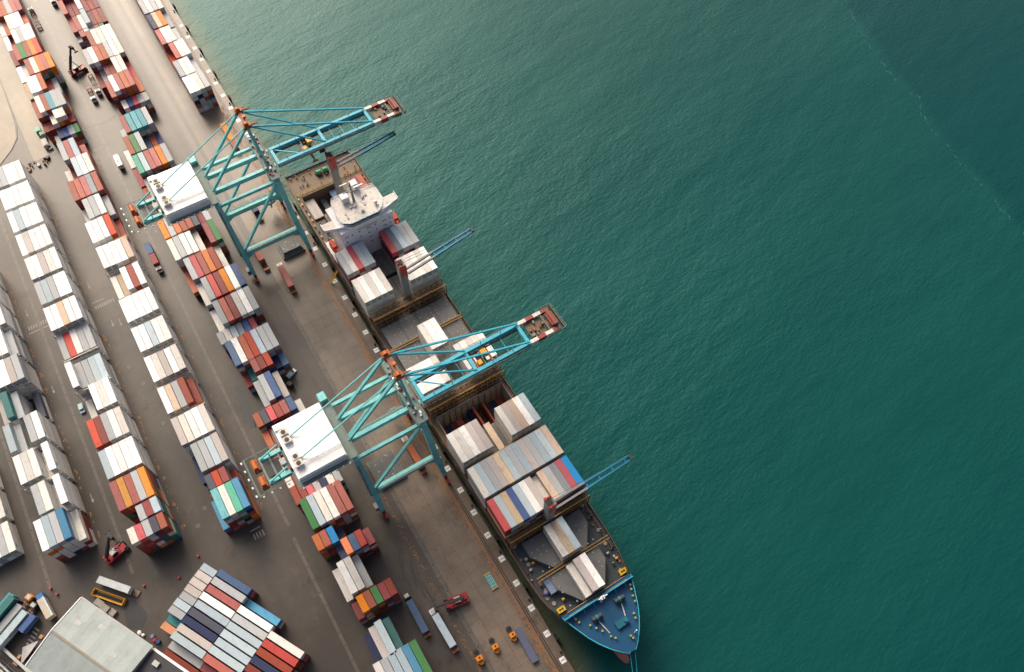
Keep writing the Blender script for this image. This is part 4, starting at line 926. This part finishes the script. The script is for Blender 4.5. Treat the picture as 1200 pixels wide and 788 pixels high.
    wb(MB().box(uc-6.0,uc+6.0,trolley_w-0.4,trolley_w+0.4,40.4,41.0).box(uc-6.1,uc-5.7,trolley_w-1.2,trolley_w+1.2,40.2,41.0).box(uc+5.7,uc+6.1,trolley_w-1.2,trolley_w+1.2,40.2,41.0), 'spreader', M_LASH, tr)
    # cable reel and stair tower
    re = MB(); R0 = 3.0
    for k in range(20):
        a, b = 2*math.pi*k/20, 2*math.pi*(k+1)/20
        re.beam((uc-14.6,28.0+R0*math.cos(a),8.2+R0*math.sin(a)),(uc-14.6,28.0+R0*math.cos(b),8.2+R0*math.sin(b)),0.9,0.9)
    rl = P(re, 'cable_reel', M_GREY); wb(MB().tube((uc-15.2,28,8.2),(uc-14,28,8.2),1.5,14), 'reel_hub', M_DARK, rl)
    P(MB().box(uc-15.0,uc-14.2,27.6,28.4,2.8,6.0).beam((uc-14.6,28,5),(uc-11.4,31,12.4),0.5), 'reel_bracket', M_TEAL)
    P(MB().box(uc-16.5,uc-12,-0.4+lanB,0.4+lanB,2.9,3.2).box(uc+12.6,uc+15,lanB-2.2,lanB-0.8,2.6,5.4), 'drive_cabinet', M_GREY)
    g = MB()
    for k in range(6): g.beam((uc+12.9+(k%2)*1.6,lanB-1.4,13.5+5*k),(uc+14.5-(k%2)*1.6,lanB-1.4,18.5+5*k),0.8,0.12)
    P(g, 'stairs', M_TEALD)
    return c
sts(-120.0, 60.0, 'teal gantry crane with its boom reaching over the middle of the ship', 'quay gantry cranes')
sts(-241.7, 49.0, 'teal gantry crane with its boom reaching over open water behind the ship', 'quay gantry cranes')

# ================================================================= VEHICLES AND YARD GEAR
def wheel(par, x, y, r=0.5, wd=0.35):
    o = MB().tube((x,y-wd/2,r),(x,y+wd/2,r),r,12).build('wheel', M_BLACK, par); MB().tube((x,y-wd/2-0.02,r),(x,y+wd/2+0.02,r),r*0.5,8).build('rim', M_GREY, o)
def truck(u, w, rz, label, cab=M_WHITE, trailer=12.5, deck=None, group='terminal trucks'):
    """tractor with skeleton trailer, nose towards -x"""
    t = thing('terminal_truck', label, 'truck', (u, w, 0), rz, group)
    MB().box(-2.9,0.4,-1.1,1.1,0.6,1.1).build('chassis', M_DARK, t)
    cb = MB().box(-3.0,-1.2,-1.15,1.15,1.1,2.9).box(-3.15,-3.0,-1.1,1.1,0.7,1.7).build('cab', cab, t)
    MB().box(-3.04,-2.99,-0.95,0.95,1.8,2.7).build('windscreen', M_GLASS, cb)
    MB().box(-2.8,-1.5,-0.8,0.8,2.9,3.05).build('roof_unit', M_LGREY, cb)
    for y in (-1.0, 1.0):
        wheel(t, -2.3, y); wheel(t, -0.2, y)
    tr = MB().box(-0.9,trailer,-0.5,-0.25,1.15,1.45).box(-0.9,trailer,0.25,0.5,1.15,1.45)
    for x in (0, trailer*0.33, trailer*0.66, trailer-0.2): tr.box(x-0.15,x+0.15,-1.22,1.22,1.2,1.48)
    tb = tr.build('trailer', paint('trailer_rust', (0.23,0.09,0.05), 0.5, 0.3), t)
    MB().box(trailer,trailer+0.9,-1.15,1.15,0.9,1.5).build('tail', paint('tail_orange', (0.45,0.13,0.05), 0.4), tb)
    for x in (trailer-2.8, trailer-1.5, trailer-0.2):
        for y in (-0.95, 0.95): wheel(t, x, y)
    if deck: MB().box(-0.6,trailer,-1.22,1.22,1.5,1.62).build('deck', deck, tb)
    return t
def box_on(u, w, rz, L, ch, label, z=1.5, x0=-0.5, H=HC):
    o = bpy.data.objects.new('shipping_container', body_mesh(LEN[L], H, ch)); COL.objects.link(o)
    ca, sa = math.cos(rz), math.sin(rz); x, y = x0, -WD/2
    o.location = (u+ca*x-sa*y, w+sa*x+ca*y, z); o.rotation_euler = (0,0,rz); tag(o, label, 'container', 'containers riding on trailers')
    for yy in (0.65, 1.79): inst('door', door_mesh(LEN[L], H, ch), o, (LEN[L]-0.03, yy, 0))
    return o
truck(-223.0, 18.3, -0.02, 'white-cab terminal truck on the apron ahead of the far crane'); box_on(-223.0, 18.3, -0.02, 40, 's', 'rust red container on the white-cab truck ahead of the far crane')
truck(-236.0, 12.6, 0.02, 'grey-cab terminal truck beneath the far crane portal', M_LGREY, 8.5); box_on(-236.0, 12.6, 0.02, 20, 's', 'short rust red container on the truck beneath the far crane portal')
truck(-122.9, 27.0, 0.0, 'white-cab terminal truck beneath the near crane portal'); box_on(-122.9, 27.0, 0.0, 40, 's', 'rust red container on the truck beneath the near crane portal')
truck(-61.2, 5.6, 0.03, 'white-cab terminal truck beside the red reach stacker on the quay'); box_on(-61.2, 5.6, 0.03, 40, 'l', 'pale blue container on the truck beside the quay reach stacker')
truck(-70.5, 0.2, 0.0, 'trailer rig with red tail parked beside the green box stack', M_DARK); box_on(-70.0, 0.2, 0.0, 40, 'u', 'faded blue container on the trailer beside the green box stack')
truck(-253.0, -27.0, math.pi, 'white-cab truck in the lane beside the third row', M_WHITE, 13.0); box_on(-253.0, -27.0, math.pi, 20, 'R', 'short maroon container right behind the truck cab in the lane'); box_on(-253.0, -27.0, math.pi, 20, 'u', 'short faded blue container at the tail of the lane truck', x0=5.8)
truck(-262.0, 21.0, 0.0, 'dark-cab terminal truck passing the far crane cable reel', M_DARK, 8); box_on(-262, 21, 0.0, 20, 'B', 'short navy container on the truck by the far cable reel')
truck(-372.0, -17.0, math.pi, 'white-cab truck with empty trailer beside the far red stacks'); truck(-368.2, -20.4, math.pi, 'second white-cab truck alongside the far red stacks', M_WHITE, 7)
truck(-446.5, -29.0, 0.0, 'white-cab truck with empty trailer in the far left lane'); truck(-450.5, -17.0, math.pi, 'white-cab truck at the very far end of the centre lane', M_WHITE, 8)
box_on(-316.0, 27.8, 0.0, 40, 'o', 'lone orange container on the quay beyond the far crane mast', z=0.05)
box_on(-303.2, 27.6, 0.0, 20, 's', 'short rust red container next to the lone orange one on the quay', z=0.05)
t = thing('delivery_van', 'white box van driving down the lane beside the far stacks', 'van', (-320.4,-22.7,0), math.pi)
MB().box(-4.6,2.2,-1.2,1.2,0.9,3.3).build('cargo_box', M_WHITE, t); cb = MB().box(2.3,4.4,-1.1,1.1,0.6,2.3).build('cab', M_LGREY, t); MB().box(4.36,4.44,-0.9,0.9,1.4,2.1).build('windscreen', M_GLASS, cb); MB().box(-4.4,4.2,-0.9,0.9,0.5,0.9).build('chassis', M_DARK, t); MB().cbox(-1.2,0,3.3,1.2,1.0,0.2).build('roof_hatch', M_LGREY, t)
for x in (-2.8, 3.2):
    for y in (-1, 1): wheel(t, x, y, 0.45)
def car(name, label, cat, u, w, rz, mat, pickup=False):
    t = thing(name, label, cat, (u, w, 0), rz)
    b = MB().box(-2.2,2.3,-0.9,0.9,0.4,0.95)
    bd = b.build('body', mat, t)
    if pickup:
        MB().box(-0.4,1.0,-0.8,0.8,0.95,1.7).build('cab', mat, t); MB().box(0.98,1.08,-0.7,0.7,1.0,1.6).box(-0.46,-0.38,-0.7,0.7,1.05,1.6).build('windscreen', M_GLASS, t)
        MB().box(-2.1,-0.5,-0.75,0.75,0.96,1.25).build('load_cover', paint('cover_pale_blue', (0.45,0.58,0.62), 0.3), t)
    else:
        MB().prism([(-2.1,-0.8),(0.6,-0.8),(0.6,0.8),(-2.1,0.8)],0.95,1.55).build('roof', mat, t); MB().box(0.58,1.2,-0.75,0.75,0.95,1.3).build('windscreen', M_GLASS, t); MB().box(-2.18,-2.08,-0.7,0.7,1.0,1.4).build('rear_window', M_GLASS, t)
    for y in (-0.6, 0.6): MB().cbox(2.3,y,0.6,0.08,0.35,0.2).build('headlight', M_WHITE, t)
    for x in (-1.4, 1.5):
        for y in (-0.85, 0.85): wheel(t, x, y, 0.34, 0.22)
    return t
car('parked_car', 'white estate car parked on the dark asphalt beside the rail row', 'car', -174.9, 1.2, 2.0, M_WHITE)
car('pickup_truck', 'pale blue pickup beside the second left row', 'pickup', -204.0, -75.7, 0.0, paint('pickup_blue', (0.40,0.55,0.60), 0.2), True)
def stacker(u, w, rz, label, elev, blen, load=None):
    """reach stacker, front towards +x"""
    t = thing('reach_stacker', label, 'reach stacker', (u, w, 0), rz, 'red reach stackers')
    MB().box(-4.6,2.6,-1.1,1.1,0.9,1.9).build('chassis', M_RED, t); MB().box(-5.4,-3.4,-1.9,1.9,0.8,2.4).build('counterweight', M_RED, t)
    MB().box(-3.2,1.6,-1.9,-1.2,1.2,2.3).box(-3.2,1.6,1.2,1.9,1.2,2.3).build('side_tank', M_RED, t)
    cb = MB().box(-2.6,-0.6,-0.9,0.9,2.0,3.7).build('cab', M_GLASS, t); MB().box(-2.7,-0.5,-1,1,3.7,3.85).build('cab_roof', M_LGREY, cb)
    for x, y in ((2.2,1.7),(2.2,-1.7),(2.2,1.1),(2.2,-1.1),(-4.0,1.4),(-4.0,-1.4)): wheel(t, x, y, 0.85, 0.55)
    p = Vector((-4.4,0,3.4)); d = Vector((math.cos(elev),0,math.sin(elev))); q = p + d*blen
    bo = MB().beam(p, p+d*blen*0.6, 0.9, 1.0).build('boom', M_DARK, t); MB().beam(p+d*blen*0.45, q, 0.65, 0.75).build('inner_boom', M_DARK, bo)
    for y in (-0.8, 0.8): MB().tube((0.6,y,1.9), p+d*blen*0.42+Vector((0,y*0.5,0)), 0.16).build('lift_cylinder', M_LGREY, t)
    MB().box(-4.9,-3.9,-0.9,0.9,1.9,3.9).build('boom_pivot', M_RED, t)
    sp = MB().box(q.x-0.3,q.x+0.9,-1.0,1.0,q.z-1.6,q.z-0.2).build('spreader_head', M_DARK, t); MB().box(q.x+0.1,q.x+0.7,-3.0,3.0,q.z-2.1,q.z-1.6).box(q.x-0.6,q.x+1.4,-3.1,-2.8,q.z-2.3,q.z-1.7).box(q.x-0.6,q.x+1.4,2.8,3.1,q.z-2.3,q.z-1.7).build('spreader_bar', M_DARK, sp)
    MB().sph((-5.0,1.4,2.7),0.28).build('beacon', M_YEL, t)
    return t
stacker(-391.0, -20.0, math.radians(105), 'red reach stacker with raised boom beside the far stacks', math.radians(62), 13)
stacker(-141.0, -80.6, math.radians(108), 'red reach stacker with steep boom at the near end of the second left row', math.radians(58), 12)
stacker(-62.4, 13.0, math.radians(-100), 'red reach stacker with low black boom on the quay apron', math.radians(10), 10.5)
def tug(u, w, rz, label):
    t = thing('terminal_tug', label, 'tug', (u, w, 0), rz, 'orange tugs parked on the apron')
    MB().box(-2.9,0.2,-0.8,0.8,0.5,0.95).build('chassis', M_DARK, t)
    om = paint('tug_orange', (0.62,0.20,0.01), 0.3, 0.05)
    MB().prism([(-0.4,-1.15),(1.6,-1.15),(2.6,-0.45),(2.6,0.45),(1.6,1.15),(-0.4,1.15)],0.6,1.5).build('body', om, t)
    cb = MB().box(-0.3,1.3,-1.0,1.0,1.5,2.7).build('cab', om, t); MB().box(1.28,1.36,-0.8,0.8,1.7,2.5).build('windscreen', M_GLASS, cb); MB().tube((0.4,0.1,2.7),(0.4,0.1,2.95),0.32).build('beacon', M_DARK, cb)
    MB().tube((-1.8,0,0.95),(-1.8,0,1.1),0.6,12).build('fifth_wheel', M_BLACK, t)
    for x in (-2.0, 1.5):
        for y in (-0.8, 0.8): wheel(t, x, y, 0.48)
tug(-43.0, 25.0, 0.0, 'orange tug nearest the quay edge, beside the slate trailer'); tug(-42.8, 18.0, -0.02, 'orange tug between the two other orange tugs'); tug(-42.4, 11.6, -0.02, 'orange tug farthest from the water, on the drain line')
t = thing('flat_trailer', 'empty slate blue flatbed trailer beside the orange tugs', 'trailer', (-43.6, 27.5, 0), -0.02)
MB().box(0,12.4,-1.22,1.22,1.15,1.4).build('deck', paint('trailer_slate', (0.085,0.10,0.16), 0.35), t); MB().box(0.3,12,-0.5,0.5,0.7,1.15).build('chassis', M_DARK, t)
for x in (9, 10.3, 11.6):
    for y in (-0.95, 0.95): wheel(t, x, y)
t = thing('spreader_frame', 'teal lifting frame with yellow ends lying on the apron', 'spreader', (-62.2, 28.1, 0))
g = MB()
for y in (-0.9,-0.3,0.3,0.9): g.box(-2.6,2.6,y-0.12,y+0.12,0.15,0.55)
for x in (-1.8,-0.6,0.6,1.8): g.box(x-0.1,x+0.1,-1.1,1.1,0.3,0.5)
g.build('frame', M_TEAL, t)
for x in (-2.9, 2.9): MB().box(x-0.25,x+0.25,-1.3,1.3,0.1,0.6).build('end_beam', M_LASHY, t)
def pontoon(u0, w0, lu, lw, label, n=2):
    t = thing('landed_hatch_cover', label, 'hatch cover', (u0, w0, 0), 0, 'hatch covers landed on the quay')
    for i in range(n):
        d = i*0.5
        p = MB().box(d,lu-d,d,lw-d,0.25+1.05*i,1.2+1.05*i).build('panel', M_HATCH if i else M_GREY, t)
        g = MB(); random.seed(i+int(-u0))
        for k in range(16): g.cbox(random.uniform(d+0.6,lu-d-0.6), random.uniform(d+0.6,lw-d-0.6), 1.2+1.05*i, 0.5, 0.45, 0.12)
        g.build('socket', M_LGREY, p)
    for x in (1, lu-1):
        for y in (1, lw-1): MB().box(x-0.3,x+0.3,y-0.3,y+0.3,0,0.25).build('block', M_WOOD, t)
pontoon(-236.2, 21.2, 7.8, 10.2, 'grey ship hatch cover set down beneath the far crane', 3)
pontoon(-124.4, 10.0, 12.2, 11.0, 'weathered ship hatch cover set down beneath the near crane', 2)
t = thing('forklift', 'dark orange forklift behind the row beside the white car', 'forklift', (-170.2, -1.2, 0), 0.4)
MB().box(-1.6,1.0,-0.8,0.8,0.5,1.6).build('body', M_ORANGE, t); MB().box(1.0,1.3,-0.7,0.7,0.1,3.4).build('mast', M_DARK, t); MB().box(-0.8,0.7,-0.75,0.75,2.6,2.75).build('canopy', M_DARK, t); MB().box(1.3,2.5,-0.6,-0.4,0.1,0.2).box(1.3,2.5,0.4,0.6,0.1,0.2).build('fork', M_GREY, t)
for x in (-1.0, 0.7):
    for y in (-0.75, 0.75): wheel(t, x, y, 0.4)
for x in (0.0,):
    for a in (-0.7, 0.6):
        for y in (-0.7, 0.7): MB().beam((a,y,1.6),(a,y,2.6),0.09).build('post', M_DARK, t)
# red drums used as markers, oil drums by the shed, pallets
dm = MB().tube((0,0,0),(0,0,0.85),0.42,12).mesh('drum', M_RED); dc = MB().tube((0,0,0.85),(0,0,0.93),0.36,12).mesh('lid', paint('lid_red', (0.5,0.03,0.03), 0.2))
for (u, w, lab) in ((-124.6,-57.2,'red marker drum just beyond the tip of the skewed block'),(-120.8,-65.8,'red marker drum left of the skewed block'),(-140.9,-105.8,'red marker drum nearer the parked beige truck'),(-137.7,-104.4,'red marker drum nearer the warehouse corner'),(-124.6,-77.3,'red marker drum between the flat rack and skewed block')):
    o = bpy.data.objects.new('marker_drum', dm); COL.objects.link(o); o.location = (u, w, 0); tag(o, lab, 'drum', 'red marker drums'); inst('lid', dc, o)
for (u, w, mt, lab) in ((-106.4,-80.3,paint('drum_blue', (0.10,0.17,0.30), 0.3),'pale blue drum by the shed eave'),(-104.9,-80.0,M_RED,'red drum between two blue drums by the shed'),(-103.7,-79.2,paint('drum_navy', (0.02,0.05,0.20), 0.3),'dark blue drum by the shed eave')):
    o = MB().tube((0,0,0),(0,0,1.3),0.7,12).build('oil_drum', mt); o.location = (u, w, 0); tag(o, lab, 'drum', 'drums by the shed'); MB().tube((0,0,1.3),(0,0,1.4),0.6,12).build('lid', mt, o)
for (u, w, q_) in ((-110.0,-83.8,'larger'),(-108.6,-83.0,'smaller')):
    o = MB().sph((0,0,0.6),(0.9,0.7,0.7) if q_ == 'larger' else (0.6,0.6,0.6)).build('sack', M_WHITE); o.location = (u, w, 0); tag(o, f'{q_} of two white bulk sacks slumped by the shed eave', 'sack', 'white sacks by the shed')
# quay fenders and bollards
bm1 = MB().tube((0,0,0),(0,0,0.5),0.28,10,0.22).mesh('bollard_post', M_DARK); bm2 = MB().tube((0,-0.1,0.5),(0,0.25,0.75),0.42,10).mesh('bollard_head', M_DARK)
fm_ = MB().box(-1.0,1.0,0,1.0,-3.6,0.35).mesh('fender', M_BLACK); fm2 = MB().box(-0.8,0.8,1.0,1.15,-3.2,0.1).mesh('fender_pad', M_DARK)
n_ = 0
for k in range(-21, 1):
    u = -31.5 + 20.0*k
    o = bpy.data.objects.new('mooring_bollard', bm1); COL.objects.link(o); o.location = (u+2, 36.1, 0.05); tag(o, f'squat black mooring bollard, {ORD[-k]} from the near end of the quay edge', 'bollard', 'bollards along the quay edge'); inst('head', bm2, o)
    o = bpy.data.objects.new('quay_fender', fm_); COL.objects.link(o); o.location = (u-3, QE+0.05, 0); tag(o, f'black rubber fender on the quay face, {ORD[-k]} from the near end', 'fender', 'fenders along the quay face'); inst('pad', fm2, o)

# ================================================================= WAREHOUSE CORNER
WA = math.atan2(15.2, 27.8)
wh_ = thing('warehouse', 'grey shed with shallow pitched sheet roof at the lower left corner', 'warehouse', (-128.1,-94.9,0), WA)
def RX(x): return x
HWD = 12.3
MB().box(0.3,31.6,-2*HWD+0.3,-0.3,0,9.0).build('wall', M_WALL, wh_)
r1 = MB().quad((0,0.2,9.0),(31.9,0.2,9.0),(31.9,-HWD,10.6),(0,-HWD,10.6)).quad((0,0.2,8.8),(0,-HWD,10.4),(31.9,-HWD,10.4),(31.9,0.2,8.8))
MB().quad((0.3,-0.3,9.0),(0.3,-HWD,10.5),(0.3,-2*HWD+0.3,9.0)).build('gable', M_WALL, wh_)
NP = 13
for side in (0, 1):
    for i in range(NP):
        x0, x1 = 31.9*i/NP, 31.9*(i+1)/NP-0.03
        za = 9.06; zb = 10.66; dz = random.uniform(-0.012, 0.012)
        y0, y1 = (0.3, -HWD) if side == 0 else (-2*HWD-0.3, -HWD)
        m_ = MB().quad((x0,y0,za+dz),(x1,y0,za+dz),(x1,y1,zb+dz),(x0,y1,zb+dz)).quad((x0,y0,za-0.12),(x0,y1,zb-0.12),(x1,y1,zb-0.12),(x1,y0,za-0.12))
        m_.build('roof_sheet', paint('warehouse_sheet_%d' % (i%3 if side == 0 else 3+i%2), tuple(c*(0.94+0.05*(i%3))*(0.9 if side else 1) for c in (0.32,0.365,0.355)), 0.35, 0.03, 0.5, scale=0.25), wh_)
MB().beam((0,-HWD,10.78),(31.9,-HWD,10.78),0.7,0.14).build('ridge_cap', paint('ridge_brown', (0.26,0.22,0.17), 0.3), wh_)
MB().box(-0.1,32,0.3,0.75,8.75,9.1).build('gutter', M_LGREY, wh_); MB().box(-0.1,32,-2*HWD-0.75,-2*HWD-0.3,8.75,9.1).build('gutter', M_LGREY, wh_)
g = MB().beam((-0.1,0.3,9.15),(-0.1,-HWD,10.75),0.35,0.2).beam((-0.1,-HWD,10.75),(-0.1,-2*HWD-0.3,9.15),0.35,0.2); g.build('verge_trim', M_WHITE, wh_)
for (x, y) in ((4.5,-5.5),(12,-2.6),(22,-7)): MB().quad((x,y,9.1+(-y)*0.13+0.05),(x+2.2,y,9.1+(-y)*0.13+0.05),(x+2.2,y-1.3,9.1+(1.3-y)*0.13+0.05),(x,y-1.3,9.1+(1.3-y)*0.13+0.05)).build('rooflight', M_LGREY, wh_)
MB().box(-0.05,0.3,-18,-13.5,0,5).build('door', M_GREY, wh_)
sh2 = thing('dark_shed', 'low dark flat-roofed shed joined to the warehouse', 'shed', (-128.1+math.cos(WA)*32.2, -94.9+math.sin(WA)*32.2, 0), WA)
MB().box(0,26,-2*HWD,-0.4,0,7.4).build('wall', M_WALL, sh2); MB().box(-0.1,26.2,-2*HWD-0.2,-0.2,7.4,7.7).build('roof', M_DROOF, sh2); MB().box(0,26,-0.3,0.5,7.4,7.9).build('gutter', M_WHITE, sh2); MB().cbox(4,-3,7.7,2.2,1.6,0.9).build('roof_box', M_LGREY, sh2)
# boxes and rigs parked by the shed (long axis across the shed)
P0 = Vector((-146.4,-117.5)); E1 = Vector((math.cos(WA), math.sin(WA))); E2 = Vector((math.sin(WA), -math.cos(WA)))
def parked(e1, e2, L, ch, z, label, word=None):
    p = P0 + E1*e1 + E2*e2
    o = bpy.data.objects.new('shipping_container', body_mesh(LEN[L], HC, ch)); COL.objects.link(o)
    o.location = (p.x, p.y, z); o.rotation_euler = (0,0,WA-math.pi/2); tag(o, label, 'container', 'containers parked by the warehouse')
    for yy in (0.65, 1.79): inst('door', door_mesh(LEN[L], HC, ch), o, (LEN[L]-0.03, yy, 0))
    if word:
        tm = inst('lettering', text_mesh(word, 1.7, M_DARK, 0.01), o)
        mm = Matrix(((-1,0,0),(0,0,1),(0,1,0))).transposed().to_4x4(); mm = Matrix(((-1,0,0,LEN[L]*0.42),(0,0,1,WD+0.02),(0,1,0,HC*0.5),(0,0,0,1))); tm.matrix_local = mm
    return o
parked(0.2,0.3,40,'c',0.06,'light teal container at the far left edge beside a teal twin'); parked(2.9,0.6,40,'t',2.9,'dark teal container stacked high by the warehouse'); parked(2.9,0.6,40,'B',0.0,'navy container beneath the dark teal one by the warehouse')
parked(6.2,1.4,40,'g',1.3,'pale grey lettered container on a rig by the warehouse','MAERSK'); parked(9.6,2.0,45,'l',1.6,'extra long pale blue container on a rig nearest the warehouse','MAERSK')
parked(12.6,1.5,20,'u',0.9,'short faded blue container beside the pale blue rig')
p = P0 + E1*7.4 + E2*0.2
t = truck(p.x, p.y, WA-math.pi/2, 'orange-cab tractor pulling the lettered grey container by the warehouse', paint('tug_orange', (0.62,0.20,0.01), 0.3, 0.05), 12.2)
p = P0 + E1*10.8 + E2*1.4
truck(p.x, p.y, WA-math.pi/2, 'dark-cab tractor under the extra long pale blue container', M_DARK, 13.2)
t = thing('tarpaulin_truck', 'beige tarpaulin lorry with blue nose by the warehouse corner', 'lorry', (-138.6,-108.9,0), math.radians(8))
MB().box(0.6,8.6,-1.25,1.25,0.9,3.4).build('cargo_tarp', paint('tarp_beige', (0.44,0.38,0.30), 0.3), t); cb = MB().box(-1.4,0.5,-1.15,1.15,0.6,2.9).build('cab', paint('cab_blue', (0.03,0.14,0.36), 0.2), t); MB().box(-1.46,-1.38,-1,1,1.7,2.6).build('windscreen', M_GLASS, cb); MB().box(-1.2,8.4,-0.8,0.8,0.55,0.9).build('chassis', M_DARK, t); MB().quad((0.6,1.25,3.41),(8.6,1.25,3.41),(8.6,0.8,3.5),(0.6,0.8,3.5)).build('tarp_edge', MATS['cover_pale_blue'], t)
for x in (-0.6, 5.8, 7.2):
    for y in (-1, 1): wheel(t, x, y)
RA = math.radians(41)
t = thing('box_trailer', 'pale grey box trailer parked beyond the warehouse eave', 'trailer', (-134.0,-89.6,0), RA-math.radians(0))
MB().box(0,12.6,-1.2,1.2,1.2,3.7).build('box', paint('box_pale', (0.46,0.50,0.50), 0.4, 0.1), t); MB().box(0.5,12,-0.6,0.6,0.7,1.2).build('chassis', M_DARK, t)
for x in (10, 11.3):
    for y in (-1, 1): wheel(t, x, y)
MB().box(12.7,15.0,-1.0,1.0,0.2,0.5).build('ramp', paint('ramp_brown', (0.20,0.14,0.08), 0.4), t)
t = thing('flat_rack', 'yellow open flat rack beside the warehouse eave', 'flat rack', (-131.6,-92.9,0), RA)
MB().box(0,12.2,-1.2,1.2,0.1,0.5).build('floor', M_YEL, t)
for y in (-1.15, 1.15): MB().box(0,12.2,y-0.1,y+0.1,0.5,1.5).build('side', M_YEL, t)
for x in (0.1, 12.1): MB().box(x-0.1,x+0.1,-1.2,1.2,0.5,1.9).build('end_wall', M_YEL, t)
MB().box(0.4,11.8,-0.5,0.5,0.5,0.8).build('load', M_BLACK, t)
t = thing('tarped_pallets', 'grey tarped pallet stacks beside the yellow flat rack', 'pallets', (-128.3,-93.3,0), math.radians(30))
for (x, y, l, h) in ((0,0,3.2,1.5),(3.4,-0.3,3.0,1.8),(6.6,-0.2,2.4,1.2)): b = MB().prism([(x,y-1),(x+l,y-1.1),(x+l+0.1,y+1),(x+0.1,y+1.1)],0.1,h).build('tarped_stack', paint('tarp_taupe', (0.26,0.24,0.21), 0.6), t)
t = thing('tarp_canopy', 'grey translucent tarpaulin with weights against the warehouse gable', 'tarpaulin', (-124.8,-112.4,0), WA)
MB().quad((-4.8,-5.5,0.3),(-0.6,-1.0,2.2),(0.1,-5.2,2.6),(-0.4,-9.6,1.4)).quad((-4.8,-5.5,0.25),(-0.4,-9.6,1.35),(0.1,-5.2,2.55),(-0.6,-1.0,2.15)).build('sheet', M_TARP, t)
for (x, y, l) in ((-1.6,0.2,1.2),(-3.2,-8.2,1.0),(-2.6,-10.2,2.0)): MB().cbox(x,y,0,l,1.2,0.9).build('crate', M_WOOD, t)
marking([tuple((P0 + E1*(15.2+0.35*k) + E2*(4.5+1.25*k) + d).to_tuple() for d in (Vector((0,0)), E1*2.2, E1*2.2+E2*0.55, E2*0.55)) for k in range(9)], name='hatched_marking')
# wall along the lower left corner
t = thing('boundary_wall', 'concrete boundary wall and pipes crossing the lower left corner', 'wall', (-132,-126,0), math.atan2(6.3,14.0))
MB().box(-30,60,-0.3,0.3,0,2.2).build('wall_body', M_DRAIN, t); MB().box(-30,60,-0.45,0.45,2.2,2.4).build('coping', M_LGREY, t)
for y in (-3.0,-4.2,-5.4): MB().tube((-30,y,0.7),(60,y,0.7),0.35,8).build('pipe', M_LGREY if y < -4 else M_DARK, t)
for x in range(-24, 60, 8): MB().box(x,x+0.4,-6,-2.4,0,0.35).build('pipe_rest', M_GREY, t)
# scrap and plant at the gap between the far left block and the reefer rows
random.seed(77)
for i, (u, w, L, lab, mt) in enumerate(((-352.4,-49.0,5.2,'grey hopper standing in the gap beyond the reefer rows',M_LGREY),(-361.5,-49.6,3.4,'green generator in the gap by the far left block',M_GREEN),(-357.4,-48.4,2.6,'small pale green compressor next to the green generator',paint('compressor_green',(0.20,0.36,0.24),0.4)))):
    t = thing(('hopper','generator','compressor')[i], lab, 'plant', (u, w, 0)); b = MB().box(0,L,-1.2,1.2,0.4,2.5).build('housing', mt, t); MB().box(0.3,L-0.3,-0.8,0.8,2.5,2.7).build('lid', mt, b); MB().box(0.2,L-0.2,-1.0,1.0,0,0.4).build('skid', M_DARK, t)
car('service_pickup', 'pale grey pickup by the scrap heap beyond the reefer rows', 'pickup', -348.0, -48.4, 0.3, M_LGREY, True)
t = thing('scrap_heap', 'heap of brown and grey scrap beyond the first white stack', 'scrap', (-340.5,-57.5,0))
for i in range(26):
    x, y = random.uniform(-2,2.6), random.uniform(-7,8); MB().cbox(x,y,random.uniform(0,0.3),random.uniform(.4,1.6),random.uniform(.4,1.5),random.uniform(.3,1.2)).build('scrap_piece', random.choice((M_DECKB,M_LGREY,M_OPAINT,M_DARK,M_LASH)), t)
